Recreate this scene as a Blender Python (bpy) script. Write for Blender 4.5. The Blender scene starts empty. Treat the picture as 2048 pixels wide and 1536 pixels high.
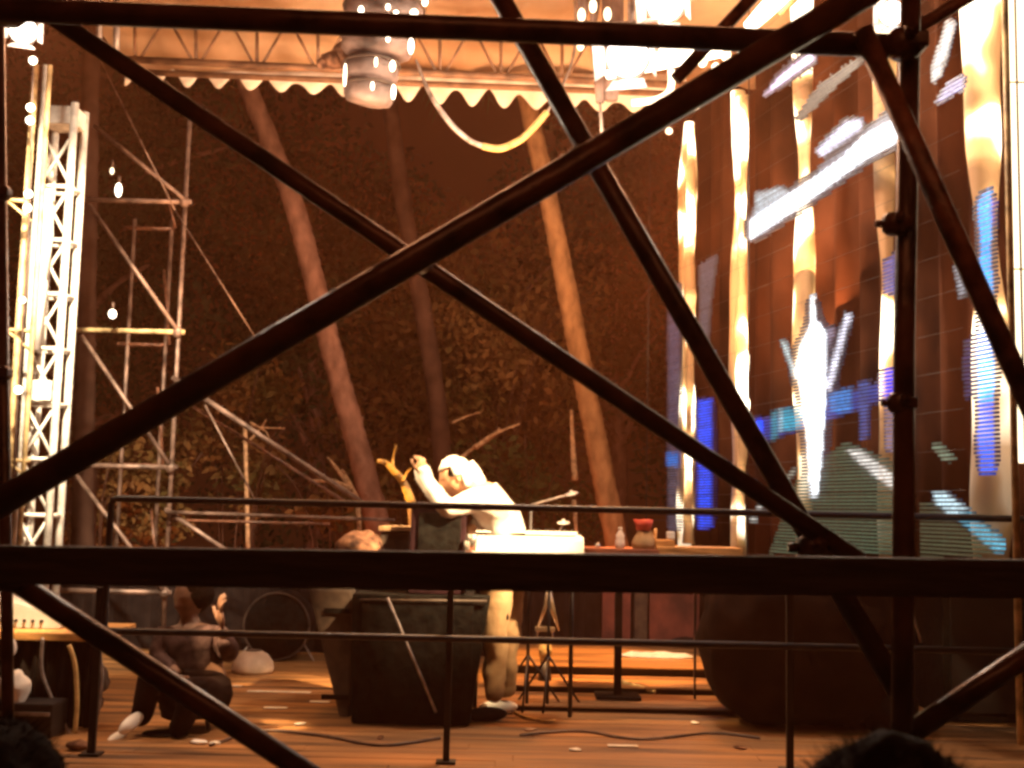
import bpy, bmesh, math, random
from mathutils import Vector, Matrix, Quaternion
random.seed(7)
S = bpy.context.scene
COL = S.collection
R = math.radians

# ------------------------------------------------------------------ camera
F = 2400.0                      # focal length in pixels of the 2048 px wide photograph
cam_d = bpy.data.cameras.new('camera'); cam = bpy.data.objects.new('camera', cam_d); COL.objects.link(cam)
cam_d.sensor_width = 36; cam_d.lens = 36 * F / 2048; cam_d.clip_end = 400; cam_d.clip_start = 0.05
EYE = Vector((0, 0, 1.3)); PITCH = R(6.0); ROLL = R(1.3)
f0 = Vector((0, math.cos(PITCH), math.sin(PITCH))); r0 = Vector((1, 0, 0)); u0 = r0.cross(f0)
rt = r0 * math.cos(ROLL) + u0 * math.sin(ROLL); up = u0 * math.cos(ROLL) - r0 * math.sin(ROLL)
cam.matrix_world = Matrix.Translation(EYE) @ Matrix((rt, up, -f0)).transposed().to_4x4()
cam_d.dof.use_dof = True; cam_d.dof.focus_distance = 7.6; cam_d.dof.aperture_fstop = 7.0
S.camera = cam
def P(px, py, Y):
    d = f0 + rt * ((px - 1024) / F) + up * ((768 - py) / F)
    return EYE + d * (Y / d.y)
def proj(p):
    d = p - EYE; z = d.dot(f0)
    return 1024 + F * d.dot(rt) / z, 768 - F * d.dot(up) / z
def FL(px, py, z=0.0):          # point of the picture on the level z
    d = f0 + rt * ((px - 1024) / F) + up * ((768 - py) / F)
    return EYE + d * ((z - EYE.z) / d.z)

# ------------------------------------------------------------------ world, exposure
w = bpy.data.worlds.new('World'); S.world = w; w.use_nodes = True
wb = w.node_tree.nodes['Background']; wb.inputs[0].default_value = (0.024, 0.0068, 0.0024, 1); wb.inputs[1].default_value = 1.0
S.view_settings.view_transform = 'Standard'; S.view_settings.look = 'None'
S.view_settings.exposure = 0.0; S.view_settings.gamma = 1.0
S.cycles.use_denoising = True
S.cycles.use_adaptive_sampling = True; S.cycles.adaptive_threshold = .03; S.cycles.adaptive_min_samples = 32; S.cycles.sample_clamp_direct = 10
S.cycles.pixel_filter_type = 'BLACKMAN_HARRIS'; S.cycles.filter_width = 3.0
S.cycles.sample_clamp_indirect = 3.0
S.cycles.max_bounces = 6

# ------------------------------------------------------------------ lamps of the show, and unseen lights added to brighten parts
def spot(name, loc, target, watts, col, size=40, rad=0.12, blend=0.6):
    l = bpy.data.lights.new(name, 'SPOT'); l.energy = watts; l.color = col; l.spot_size = R(size)
    l.spot_blend = blend; l.shadow_soft_size = rad
    o = bpy.data.objects.new(name, l); COL.objects.link(o); o.location = loc
    o.rotation_euler = (Vector(target) - Vector(loc)).to_track_quat('-Z', 'Y').to_euler(); return o
def area(name, loc, target, watts, col, sx, sy):
    l = bpy.data.lights.new(name, 'AREA'); l.energy = watts; l.color = col; l.shape = 'RECTANGLE'; l.size = sx; l.size_y = sy
    o = bpy.data.objects.new(name, l); COL.objects.link(o); o.location = loc
    o.rotation_euler = (Vector(target) - Vector(loc)).to_track_quat('-Z', 'Y').to_euler(); return o
WARM = (1.0, 0.66, 0.33); ORA = (1.0, 0.42, 0.11); RED = (1.0, 0.24, 0.07)
spot('spot_on_player', (2.6, 5.2, 5.2), P(1005, 1000, 7.6), 19000, WARM, 14.5, .12, .7)
spot('spot_from_left', (-3.4, 6.0, 4.9), P(960, 1000, 7.6), 2600, WARM, 12)
spot('wash_floor', (1.5, 9.8, 4.7), (0.45, 7.2, 0), 900, (1, .36, .08), 44, 0.3)
spot('wash_floor_left', (-1.5, 9.8, 4.7), (-1.6, 7.4, 0), 260, (1, .36, .08), 55, 0.3)
spot('riser_light', (1.1, 7.6, 4.7), FL(1200, 1340, .08), 5500, (1, .45, .12), 24)  # unseen spot added to brighten the riser boards
area('valance_fill', (-.6, 8.3, 4.0), (-.6, 10.4, 5.1), 70, (1, .68, .45), 4.5, .15)  # unseen light added to brighten the scalloped edge
area('pole_fill', (0.2, -1.0, 4.4), (0, 2.3, 2.3), 30, (1.0, .27, .10), 5.0, 1.5)  # unseen fill added behind the camera to lift the dark poles
area('canopy_uplight', (0.0, 8.9, 2.9), (0, 10.2, 5.3), 270, (1.0, 0.50, 0.22), 5.0, 1.4)
spot('tower_light', (-2.2, 5.4, 4.6), (-3.25, 8.5, 2.5), 4500, (1.0, 0.78, 0.52), 40, 0.1)
area('tree_wash', (-0.3, 12.0, 0.3), (-0.3, 17, 3.4), 62, RED, 8.0, 0.6)
spot('trunk_light_left', (-0.6, 9.0, 4.4), P(640, 600, 12.5), 170, (1, .42, .24), 48)
spot('trunk_light_right', (1.0, 9.0, 4.4), P(1130, 600, 12.5), 160, (1, .47, .18), 34)
spot('curtain_light', (0.6, 6.2, 4.6), (2.6, 8.6, 2.6), 120, (1, .42, .20), 70, 0.2)
area('pole_rim_light', (-.3, 7.4, 5.0), (-.3, 2.2, 1.3), 150, (1, .42, .20), 5.5, .25)  # unseen strip added for a rim highlight on the poles

# ------------------------------------------------------------------ materials
M = {}
def mat(name, col, rough=0.6, metal=0.0, var=0.25, scale=8.0, bump=0.15, emit=None, es=0.0, col2=None, stretch=None, sheen=0):
    m = bpy.data.materials.new(name); m.use_nodes = True; n = m.node_tree.nodes; L = m.node_tree.links
    b = n['Principled BSDF']; b.inputs['Roughness'].default_value = rough; b.inputs['Metallic'].default_value = metal
    tc = n.new('ShaderNodeTexCoord'); mp = n.new('ShaderNodeMapping'); L.new(tc.outputs['Object'], mp.inputs[0])
    if stretch: mp.inputs['Scale'].default_value = stretch
    nz = n.new('ShaderNodeTexNoise'); nz.inputs['Scale'].default_value = scale; nz.inputs['Detail'].default_value = 5
    L.new(mp.outputs[0], nz.inputs['Vector'])
    rp = n.new('ShaderNodeValToRGB'); c = col; d = col2 or tuple(x * (1 - var * 1.6) for x in col)
    rp.color_ramp.elements[0].color = (*d, 1); rp.color_ramp.elements[0].position = .32
    rp.color_ramp.elements[1].color = (*[min(1, x * (1 + var * .5)) for x in c], 1); rp.color_ramp.elements[1].position = .66
    L.new(nz.outputs[0], rp.inputs[0]); L.new(rp.outputs[0], b.inputs['Base Color'])
    b.inputs['Specular IOR Level'].default_value = .08 if rough >= .85 or name in ('cabinet_black', 'purple_black', 'leaf', 'leaf_dark', 'leaf_brown') else .5
    if bump:
        bp = n.new('ShaderNodeBump'); bp.inputs['Strength'].default_value = bump; bp.inputs['Distance'].default_value = .02
        L.new(nz.outputs[0], bp.inputs['Height']); L.new(bp.outputs[0], b.inputs['Normal'])
    if emit:
        b.inputs['Emission Color'].default_value = (*emit, 1); b.inputs['Emission Strength'].default_value = es
    M[name] = m; return m
mat('dark_steel', (.10, .042, .024), .30, 0, .5, 13, .3, col2=(.018, .008, .005))
mat('rusty_steel', (.20, .085, .05), .35, .0, .5, 24, .25)
mat('beam_wood', (.020, .012, .009), .75, 0, .5, 6, .4, stretch=(1, 8, 8))
mat('black_paint', (.012, .009, .009), .5, .2, .3)
mat('grey_steel', (.42, .36, .33), .45, .5, .4, 14)
mat('zinc_steel', (.24, .155, .12), .5, .35, .5, 9)
mat('white_steel', (.80, .76, .68), .5, .0, .25, 12)
mat('yellow_steel', (.62, .45, .22), .5, .1, .5, 9)
mat('chrome', (.75, .70, .64), .22, .9, .1, 6, .05)
mat('stage_boards', (.29, .135, .045), .5, 0, .6, 1.7, .35, col2=(.045, .022, .010), stretch=(.5, 5, 5))
mat('stage_edge', (.022, .012, .008), .7, 0, .4, 4)
mat('ground_soil', (.05, .035, .025), .95, 0, .5, 3)
mat('dark_red_cloth', (.014, .006, .004), .95, 0, .5, 6, .4)
mat('white_cloth', (.86, .83, .77), .8, 0, .12, 9, .3)
mat('white_plastic', (.82, .80, .76), .35, 0, .08, 12, .05)
mat('tan_cloth', (.34, .22, .12), .85, 0, .2, 9, .5)
mat('brown_cloth', (.17, .085, .05), .9, 0, .7, 15, .5, col2=(.02, .012, .01))
mat('patterned_cloth', (.085, .05, .045), .9, 0, .4, 14, .6, col2=(.022, .013, .012))
mat('black_cloth', (.014, .010, .009), .9, 0, .4, 9, .4)
mat('skin', (.60, .34, .20), .5, 0, .12, 20, .05)
mat('dark_skin', (.20, .10, .06), .5, 0, .15, 20, .05)
mat('hair', (.010, .006, .004), .9, 0, .4, 60, .3)
mat('cabinet_black', (.007, .007, .006), .9, 0, .5, 20, .4)
mat('cabinet_brown', (.055, .034, .022), .7, 0, .4, 12, .3)
mat('purple_black', (.022, .009, .012), .6, 0, .4, 10, .2)
mat('red_panel', (.13, .032, .022), .8, 0, .4, 5)
mat('wood_orange', (.58, .30, .10), .55, 0, .35, 5, .2, stretch=(1, 7, 7))
mat('wood_red', (.26, .08, .04), .55, 0, .35, 5, .2, stretch=(1, 7, 7))
mat('red_plastic', (.42, .05, .03), .4, 0, .1)
mat('clear_plastic', (.80, .74, .72), .2, 0, .1)
mat('yellow_cloth', (.80, .62, .30), .85, 0, .4, 18, .7)
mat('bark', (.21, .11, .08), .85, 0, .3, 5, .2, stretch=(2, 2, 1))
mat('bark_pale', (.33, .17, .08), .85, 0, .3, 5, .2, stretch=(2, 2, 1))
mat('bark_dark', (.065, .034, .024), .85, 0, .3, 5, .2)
mat('twig', (.45, .26, .14), .8, 0, .4, 20)
mat('leaf', (.050, .045, .016), .6, 0, .6, 1.2, 0, col2=(.03, .04, .012))
mat('leaf_brown', (.11, .050, .018), .6, 0, .6, 1.6, 0, col2=(.05, .04, .012))
mat('leaf_dark', (.040, .048, .022), .7, 0, .5, 1.0, 0)
mat('valance', (.85, .74, .62), .85, 0, .15, 4, .2)
mat('roof_cloth', (.80, .60, .40), .85, 0, .45, .9, .5, col2=(.55, .32, .18))
mat('truss_rust', (.20, .10, .05), .6, .1, .4, 8)
mat('curtain_brown', (.060, .019, .008), .9, 0, .6, 1.8, .3, stretch=(1, 1, .6))
mat('cable_yellow', (.65, .42, .16), .6, 0, .4, 12)
mat('cable_dark', (.10, .06, .045), .6, 0, .4, 12)
mat('speaker_grey', (.15, .10, .085), .7, .1, .5, 6, .3)
mat('drum_skin', (.55, .40, .30), .6, 0, .3, 5)
mat('bulb', (1, 1, 1), emit=(1, .86, .62), es=9)
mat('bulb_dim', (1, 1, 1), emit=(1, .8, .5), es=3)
mat('lens_white', (1, 1, 1), emit=(1, .93, .82), es=16)
mat('lens_cool', (1, 1, 1), emit=(.75, .93, 1), es=7)
mat('ember', (1, 1, 1), emit=(1, .55, .1), es=1.6)
mat('tape', (.95, .85, .7), .7)
mat('glass_front', (.9, .85, .75), .3)

def painted_glow(name, k, seed, amber=(1.0, .50, .16), hot=(1.0, .86, .60), za=.9, zb=2.3):
    """painted glow for the columns: hot and amber patches by noise, fading downward"""
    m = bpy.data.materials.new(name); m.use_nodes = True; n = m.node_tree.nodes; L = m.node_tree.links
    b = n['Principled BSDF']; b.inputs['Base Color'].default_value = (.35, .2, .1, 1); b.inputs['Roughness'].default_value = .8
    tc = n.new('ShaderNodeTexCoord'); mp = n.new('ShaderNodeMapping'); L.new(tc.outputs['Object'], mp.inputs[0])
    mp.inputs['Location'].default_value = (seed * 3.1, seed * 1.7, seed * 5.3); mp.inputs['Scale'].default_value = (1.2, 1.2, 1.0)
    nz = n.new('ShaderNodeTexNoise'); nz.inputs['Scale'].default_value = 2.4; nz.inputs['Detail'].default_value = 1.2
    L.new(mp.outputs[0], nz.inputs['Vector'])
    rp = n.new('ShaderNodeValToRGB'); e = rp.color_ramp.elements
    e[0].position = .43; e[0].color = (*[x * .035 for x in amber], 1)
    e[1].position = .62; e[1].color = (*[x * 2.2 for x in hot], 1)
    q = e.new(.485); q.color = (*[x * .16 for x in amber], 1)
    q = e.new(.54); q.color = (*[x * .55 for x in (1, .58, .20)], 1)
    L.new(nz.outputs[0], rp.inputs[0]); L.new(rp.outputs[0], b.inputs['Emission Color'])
    sx = n.new('ShaderNodeSeparateXYZ'); L.new(tc.outputs['Object'], sx.inputs[0]); mr = n.new('ShaderNodeMapRange')   # painted fade: the glow weakens towards the bottom
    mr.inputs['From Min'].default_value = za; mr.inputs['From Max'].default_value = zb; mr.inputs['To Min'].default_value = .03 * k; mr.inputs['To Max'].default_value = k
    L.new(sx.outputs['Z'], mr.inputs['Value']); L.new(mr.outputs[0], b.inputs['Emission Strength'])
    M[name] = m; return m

# ------------------------------------------------------------------ mesh helpers
def link(name, bm, m, parent=None, smooth=False):
    me = bpy.data.meshes.new(name); bm.to_mesh(me); bm.free()
    for x in (m if isinstance(m, (list, tuple)) else [m]): me.materials.append(M[x])
    if smooth:
        for p in me.polygons: p.use_smooth = True
    o = bpy.data.objects.new(name, me); COL.objects.link(o)
    if parent: o.parent = parent
    return o
def recenter(o):
    """put a one-mesh thing's origin at its base"""
    vs = [v.co for v in o.data.vertices]
    c = Vector(((min(v.x for v in vs) + max(v.x for v in vs)) / 2, (min(v.y for v in vs) + max(v.y for v in vs)) / 2, min(v.z for v in vs)))
    o.data.transform(Matrix.Translation(-c)); o.location = c; return o
def tag(o, label, cat, group=None, kind=None):
    if label: o['label'] = label
    if cat: o['category'] = cat
    if group: o['group'] = group
    if kind: o['kind'] = kind
    return o
def thing(name, label, cat, loc=(0, 0, 0), group=None):
    o = bpy.data.objects.new(name, None); o.empty_display_size = .1; COL.objects.link(o); o.location = (0, 0, 0)
    tag(o, label, cat, group); o['_base'] = list(loc); return o
def settle():
    """move each Empty to its base and shift its children back, so the parts keep their places"""
    for o in list(S.objects):
        if o.type == 'EMPTY' and '_base' in o:
            b = Vector(o['_base']); del o['_base']
            if b.length:
                o.location = b
                for c in S.objects:
                    if c.parent == o: c.location = c.location - b
def B(): return bmesh.new()
def box(bm, c, s, rot=None, bevel=0.0):
    g = bmesh.ops.create_cube(bm, size=1); vs = g['verts']
    m = Matrix.Translation(Vector(c)) @ (rot.to_4x4() if rot else Matrix.Identity(4)) @ Matrix.Diagonal((*s, 1))
    bmesh.ops.transform(bm, matrix=m, verts=vs)
    if bevel:
        es = list({e for v in vs for e in v.link_edges})
        bmesh.ops.bevel(bm, geom=es, offset=bevel, segments=2, affect='EDGES', profile=.7)
    return bm
def tube(bm, pts, r, seg=12, caps=True, closed=False):
    pts = [Vector(p) for p in pts]; n = len(pts); rr = r if isinstance(r, (list, tuple)) else [r] * n
    rings = []; ref = None
    for i, p in enumerate(pts):
        a = pts[max(i - 1, 0)]; b = pts[min(i + 1, n - 1)]; t = (b - a).normalized()
        if ref is None:
            ref = Vector((0, 0, 1)) if abs(t.z) < .9 else Vector((0, 1, 0))
        x = (ref - t * ref.dot(t)).normalized(); y = t.cross(x); ref = x
        rings.append([bm.verts.new(p + (x * math.cos(2 * math.pi * k / seg) + y * math.sin(2 * math.pi * k / seg)) * rr[i]) for k in range(seg)])
    for i in range(n - 1):
        for k in range(seg):
            bm.faces.new((rings[i][k], rings[i][(k + 1) % seg], rings[i + 1][(k + 1) % seg], rings[i + 1][k]))
    if caps:
        bm.faces.new(list(reversed(rings[0]))); bm.faces.new(rings[-1])
    return bm
def smooth_path(pts, n=6):
    pts = [Vector(p) for p in pts]; out = []
    for i in range(len(pts) - 1):
        p0 = pts[max(i - 1, 0)]; p1 = pts[i]; p2 = pts[i + 1]; p3 = pts[min(i + 2, len(pts) - 1)]
        for k in range(n):
            t = k / n
            out.append(.5 * ((2 * p1) + (-p0 + p2) * t + (2 * p0 - 5 * p1 + 4 * p2 - p3) * t * t + (-p0 + 3 * p1 - 3 * p2 + p3) * t ** 3))
    out.append(pts[-1]); return out
def ball(bm, c, r, s=(1, 1, 1), rot=None, u=16, v=12):
    g = bmesh.ops.create_uvsphere(bm, u_segments=u, v_segments=v, radius=r)
    m = Matrix.Translation(Vector(c)) @ (rot.to_4x4() if rot else Matrix.Identity(4)) @ Matrix.Diagonal((*s, 1))
    bmesh.ops.transform(bm, matrix=m, verts=g['verts']); return g['verts']
def lathe(bm, c, prof, seg=20, axis=None):
    c = Vector(c); q = (Vector(axis).to_track_quat('Z', 'Y') if axis is not None else Quaternion())
    rings = []
    for (r, z) in prof:
        rings.append([bm.verts.new(c + q @ Vector((r * math.cos(2 * math.pi * k / seg), r * math.sin(2 * math.pi * k / seg), z))) for k in range(seg)])
    for i in range(len(rings) - 1):
        for k in range(seg):
            bm.faces.new((rings[i][k], rings[i][(k + 1) % seg], rings[i + 1][(k + 1) % seg], rings[i + 1][k]))
    bm.faces.new(list(reversed(rings[0]))); bm.faces.new(rings[-1]); return bm
def crumple(bm, amt, sc=6, seed=0):
    from mathutils import noise
    bmesh.ops.recalc_face_normals(bm, faces=bm.faces); bm.normal_update()
    for v in bm.verts:
        k = noise.noise(v.co * sc + Vector((seed, 0, 0))) + .5 * noise.noise(v.co * sc * 2.3)
        v.co += v.normal * amt * k
def leafcloud(bm, c, rad, n, size, seed=0, lumps=9):
    rnd = random.Random(seed); c = Vector(c); L = []
    for i in range(lumps):
        d = Vector((rnd.gauss(0, 1), rnd.gauss(0, 1), rnd.gauss(0, 1))).normalized() * rnd.uniform(.25, .8)
        L.append((c + Vector((d.x * rad[0], d.y * rad[1], d.z * rad[2])), rnd.uniform(.3, .55)))
    for i in range(n):
        lc, lr = rnd.choice(L); d = Vector((rnd.gauss(0, 1), rnd.gauss(0, 1), rnd.gauss(0, 1))).normalized() * (rnd.random() ** .45)
        p = lc + Vector((d.x * rad[0], d.y * rad[1], d.z * rad[2])) * lr
        a = Vector((rnd.gauss(0, 1), rnd.gauss(0, 1), rnd.gauss(0, 1))).normalized(); b = a.orthogonal().normalized()
        b = Quaternion(a, rnd.uniform(0, 6.28)) @ b; e = a.cross(b); s = size * rnd.uniform(.6, 1.4)
        vs = [bm.verts.new(p + b * s), bm.verts.new(p + e * s * .42), bm.verts.new(p - b * s * .8), bm.verts.new(p - e * s * .42)]
        bm.faces.new(vs)
    return bm

# ------------------------------------------------------------------ people helpers
def skin_mesh(joints, edges):
    """joints: list of (Vector, radius); grows one smooth surface and returns it as a mesh"""
    me = bpy.data.meshes.new('tmp'); me.from_pydata([tuple(j[0]) for j in joints], edges, [])
    o = bpy.data.objects.new('tmp', me); COL.objects.link(o)
    md = o.modifiers.new('s', 'SKIN'); md.use_smooth_shade = True
    for i, j in enumerate(joints):
        sv = me.skin_vertices[0].data[i]; r = j[1]; sv.radius = (r, r) if not isinstance(r, tuple) else r; sv.use_root = (i == 0)
    ms = o.modifiers.new('u', 'SUBSURF'); ms.levels = 2; ms.render_levels = 2
    dg = bpy.context.evaluated_depsgraph_get(); dg.update(); out = bpy.data.meshes.new_from_object(o.evaluated_get(dg))
    bpy.data.objects.remove(o); bpy.data.meshes.remove(me); return out
def head(bm, c, fwd, upv, h=.235, skin_i=0):
    """a head with brow, sockets, nose, mouth, chin and ears; c is its centre"""
    fwd = Vector(fwd).normalized(); upv = Vector(upv); side = upv.cross(fwd).normalized(); upv = fwd.cross(side).normalized()
    k = h / .235; g = bmesh.ops.create_uvsphere(bm, u_segments=40, v_segments=28, radius=1)
    for v in g['verts']:
        x, y, z = v.co
        X = x * .096; Y = y * .077; Z = z * .118
        if z < 0:
            t = -z; Y *= 1 - .32 * t * t; X *= 1 - .10 * t
            if x < 0: X *= 1 - .35 * t
            X += .012 * t * max(0, x)
        G = lambda a, b, sa, sb: math.exp(-((Y - a) / sa) ** 2 - ((Z - b) / sb) ** 2) if x > 0 else 0
        X += .026 * G(0, -.022, .011, .016) + .012 * G(0, .0, .010, .026)
        X -= .010 * (G(.032, .004, .015, .011) + G(-.032, .004, .015, .011))
        X += .006 * (G(.03, .024, .022, .008) + G(-.03, .024, .022, .008))
        X += .006 * (G(0, -.054, .020, .006) + G(0, -.066, .018, .006)) - .006 * G(0, -.060, .022, .003)
        X += .007 * G(0, -.092, .02, .016)
        v.co = Vector(c) + (fwd * X + side * Y + upv * Z) * k
    rot = Matrix((fwd, side, upv)).transposed()
    for s in (1, -1):
        ball(bm, Vector(c) + (side * s * .078 + fwd * -.006 + upv * -.004) * k, .03 * k, (.6, .28, 1.0), rot, 10, 8)
def add_hand(bm, wrist, direction, palm_n, L=.18, curl=.5, thumb=1):
    d = Vector(direction).normalized(); n = Vector(palm_n); n = (n - d * n.dot(d)).normalized(); s = d.cross(n)
    rot = Matrix((d, s, n)).transposed(); w = Vector(wrist)
    ball(bm, w + d * L * .26, L * .27, (1.0, .82, .36), rot, 14, 10)
    for i, (o, ln) in enumerate(((-.155, .40), (-.052, .46), (.052, .43), (.15, .33))):
        p = w + d * L * .46 + s * o * L; pts = [p]; a = 0; dd = d
        for k in range(3):
            a += curl * (.5 + .15 * i + .25 * k); q = Quaternion(s, -a if thumb > 0 else a)
            dd = (q @ d); p = p + dd * L * ln * (.42, .33, .25)[k]; pts.append(p)
        tube(bm, pts, [L * .052, L * .048, L * .042, L * .032], 8)
    p = w + d * L * .12 - s * L * .17; td = (d * .7 - s * .72 + n * .25).normalized()
    tube(bm, [p, p + td * L * .2, p + td * L * .34 + d * L * .06, p + td * L * .38 + d * L * .17], [L * .07, L * .058, L * .05, L * .036], 8)
def body_obj(name, joints, edges, heads, hands, m, parent):
    bm = B(); bm.from_mesh(skin_mesh(joints, edges))
    for a in heads: head(bm, *a)
    for a in hands: add_hand(bm, *a)
    return link(name, bm, m, parent, True)
def cloth_obj(name, joints, edges, m, parent, crum=.012, seed=0):
    bm = B(); bm.from_mesh(skin_mesh(joints, edges)); crumple(bm, crum, 9, seed)
    return link(name, bm, m, parent, True)

# =================================================================== SETTING
GZ = -0.65
bm = B(); bmesh.ops.create_grid(bm, x_segments=60, y_segments=60, size=42)
for v in bm.verts: v.co.z = GZ + random.uniform(-.02, .02)
o = link('ground', bm, 'ground_soil'); o['kind'] = 'structure'
# stage floor: one boarded sheet with raised plank joints
def boards(bm, x0, x1, y0, y1, z, wy=.145, seed=1, th=.04):
    rnd = random.Random(seed); y = y0
    while y < y1 - .01:
        x = x0 - rnd.uniform(0, 1.5)
        while x < x1:
            L = rnd.uniform(1.8, 2.6); a = max(x, x0); b = min(x + L, x1)
            if b > a + .02: box(bm, ((a + b) / 2, y + wy / 2, z - th / 2 + rnd.uniform(-.0015, .0015)), (b - a - .003, wy - .004, th))
            x += L
        y += wy
bm = B(); boards(bm, -6, 6, 5.55, 12.6, 0); o = link('stage_floor', bm, 'stage_boards'); o['kind'] = 'structure'
bm = B(); box(bm, (0, 9.1, GZ / 2 - .03), (12, 7.06, -GZ - .06)); o = link('stage_base', bm, 'stage_edge'); o['kind'] = 'structure'
# risers to the right of the player
T = thing('stage_riser', 'low orange boarded steps across the stage behind the musician', 'stage riser', (1.5, 9.5, 0))
xl = P(1000, 1380, 8.6).x
for i, (ya, yb, z0, z1) in enumerate(((8.0, 8.62, 0.004, .035), (8.62, 9.22, .004, .075), (9.22, 10.6, .004, .14))):
    bm = B(); boards(bm, xl + .03 * i, 5.5, ya + .01, yb, z1, .15, 9 + i, .008); link('step_board', bm, 'stage_boards', T)
    bm = B(); box(bm, ((xl + 5.5) / 2, (ya + yb) / 2 + .02, (z1 - .012) / 2), (5.5 - xl - .1, yb - ya - .05, z1 - .014)); link('step_base', bm, 'stage_edge', T)
# back wall of the stage
T = thing('stage_backdrop', 'low black cloth screen along the back of the stage with reddish panels', 'stage screen', (0, 10.8, 0))
bm = B(); n = 260
vs = []
for i in range(n + 1):
    x = -6 + 12 * i / n; y = 10.85 + .03 * math.sin(x * 21) + .015 * math.sin(x * 9.7)
    vs.append((bm.verts.new((x, y, 0.005)), bm.verts.new((x, y, .80)), bm.verts.new((x, y + .02, .80)), bm.verts.new((x, y + .02, .005))))
for a, b in zip(vs, vs[1:]):
    for k in range(4): bm.faces.new((a[k], b[k], b[(k + 1) % 4], a[(k + 1) % 4]))
link('black_drape', bm, 'black_cloth', T)
for (xa, xb, m) in ((1205, 1262, 'red_panel'), (1300, 1400, 'red_panel'), (1270, 1296, 'cabinet_brown')):
    a = P(xa, 1195, 10.7); b = P(xb, 1195, 10.7)
    bm = B(); box(bm, ((a.x + b.x) / 2, 10.74, .42), (b.x - a.x, .04, .52), bevel=.01); link('red_board', bm, m, T)

# =================================================================== TREES BEHIND
def palm(path_px, Y, rpx, label, mt='bark', leaf=True, zt=7.0):
    pts = [P(x, y, Y) for (x, y) in path_px]
    d = (pts[0] - pts[1]).normalized(); top = pts[0] + d * ((zt - pts[0].z) / max(.2, d.z))
    d2 = (pts[-1] - pts[-2]).normalized(); base = pts[-1] + d2 * ((pts[-1].z - GZ) / max(.2, -d2.z))
    T = thing('palm_tree', label, 'tree', base, 'slender palm trunks behind the stage')
    path = smooth_path([top] + pts + [base], 14); r0_ = rpx * Y / F
    rr = [r0_ * (.88 + .3 * i / len(path)) * (1.0 + (.05 if i % 2 else -.02)) for i in range(len(path))]
    rk = random.Random(int(Y * 7 + rpx))
    rr = [x * (1 + rk.uniform(-.035, .035)) for x in rr]
    bm = B(); tube(bm, path, rr, 20); crumple(bm, r0_ * .06, 4, rpx)
    for k in range(7):                                 # knots and broken frond stubs
        j = rk.randrange(6, len(path) - 4); a_ = rk.uniform(0, 6.28); e = Vector((math.cos(a_), math.sin(a_), .5)).normalized()
        tube(bm, [path[j] + e * rr[j] * .6, path[j] + e * rr[j] * rk.uniform(1.08, 1.3)], [rr[j] * .25, rr[j] * .12], 7)
    link('trunk', bm, mt, T, True)
    bm = B(); rnd = random.Random(int(rpx * 10 + path_px[0][0]))
    for k in range(15):
        a = k / 15 * 6.283; el = rnd.uniform(.1, 1.0); prev = None; dirv = Vector((math.cos(a) * math.cos(el), math.sin(a) * math.cos(el), math.sin(el)))
        p = top.copy(); sp = [p.copy()]
        for s in range(9):
            p = p + dirv * .24; dirv = (dirv + Vector((0, 0, -.13))).normalized(); sp.append(p.copy())
        tube(bm, sp, [.018 - .0018 * i for i in range(len(sp))], 5)
        for i in range(1, len(sp)):
            t = (sp[i] - sp[i - 1]).normalized(); sd = t.cross(Vector((0, 0, 1))).normalized()
            for s in (1, -1):
                for h in (0, .5):
                    q = sp[i - 1].lerp(sp[i], h); e = q + sd * s * .42 * (1 - i / 13) + t * .16 - Vector((0, 0, .12))
                    bm.faces.new((bm.verts.new(q), bm.verts.new(q + t * .05), bm.verts.new(e)))
    link('crown', bm, 'leaf', T)
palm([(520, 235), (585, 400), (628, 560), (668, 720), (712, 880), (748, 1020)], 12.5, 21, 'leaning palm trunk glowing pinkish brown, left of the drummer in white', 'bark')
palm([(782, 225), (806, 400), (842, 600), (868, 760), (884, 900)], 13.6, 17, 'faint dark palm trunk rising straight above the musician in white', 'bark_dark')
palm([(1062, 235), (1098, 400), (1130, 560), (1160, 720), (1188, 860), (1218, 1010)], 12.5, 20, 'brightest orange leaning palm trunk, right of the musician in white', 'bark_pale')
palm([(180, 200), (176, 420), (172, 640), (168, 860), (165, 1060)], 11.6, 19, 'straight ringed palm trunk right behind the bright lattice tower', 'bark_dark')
def tree(x, y, zc, rad, n, size, label, mt, seed, trunk_r=.16):
    T = thing('leafy_tree', label, 'tree', (x, y, GZ), 'dark leafy trees behind the stage')
    bm = B(); tp = smooth_path([(x, y, GZ), (x + .1, y, zc * .4), (x - .05, y + .1, zc * .8), (x, y, zc + rad[2] * .4)], 5)
    tube(bm, tp, [trunk_r * (1 - .75 * i / len(tp)) for i in range(len(tp))], 9)
    rnd = random.Random(seed)
    for k in range(7):
        q = tp[int(len(tp) * rnd.uniform(.35, .85))]; e = q + Vector((rnd.uniform(-1, 1) * rad[0] * .7, rnd.uniform(-.6, .6) * rad[1], rnd.uniform(.3, 1.2)))
        tube(bm, smooth_path([q, q.lerp(e, .5) + Vector((0, 0, .1)), e], 3), [trunk_r * .35] * 3 + [trunk_r * .2] * 3 + [trunk_r * .1], 6)
    link('trunk', bm, 'bark', T, True)
    bm = B(); leafcloud(bm, (x, y, zc), rad, n, size, seed, 16); link('crown', bm, mt, T)
tree(-5.6, 15.5, 4.6, (2.6, 1.6, 3.6), 16000, .07, 'dark tree crown furthest left, behind the scaffold tower', 'leaf_dark', 11)
tree(-2.9, 17.5, 4.4, (2.6, 1.6, 4.0), 16000, .075, 'dark tree crown between the scaffold tower and the pinkish palm trunk', 'leaf_dark', 12)
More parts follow.
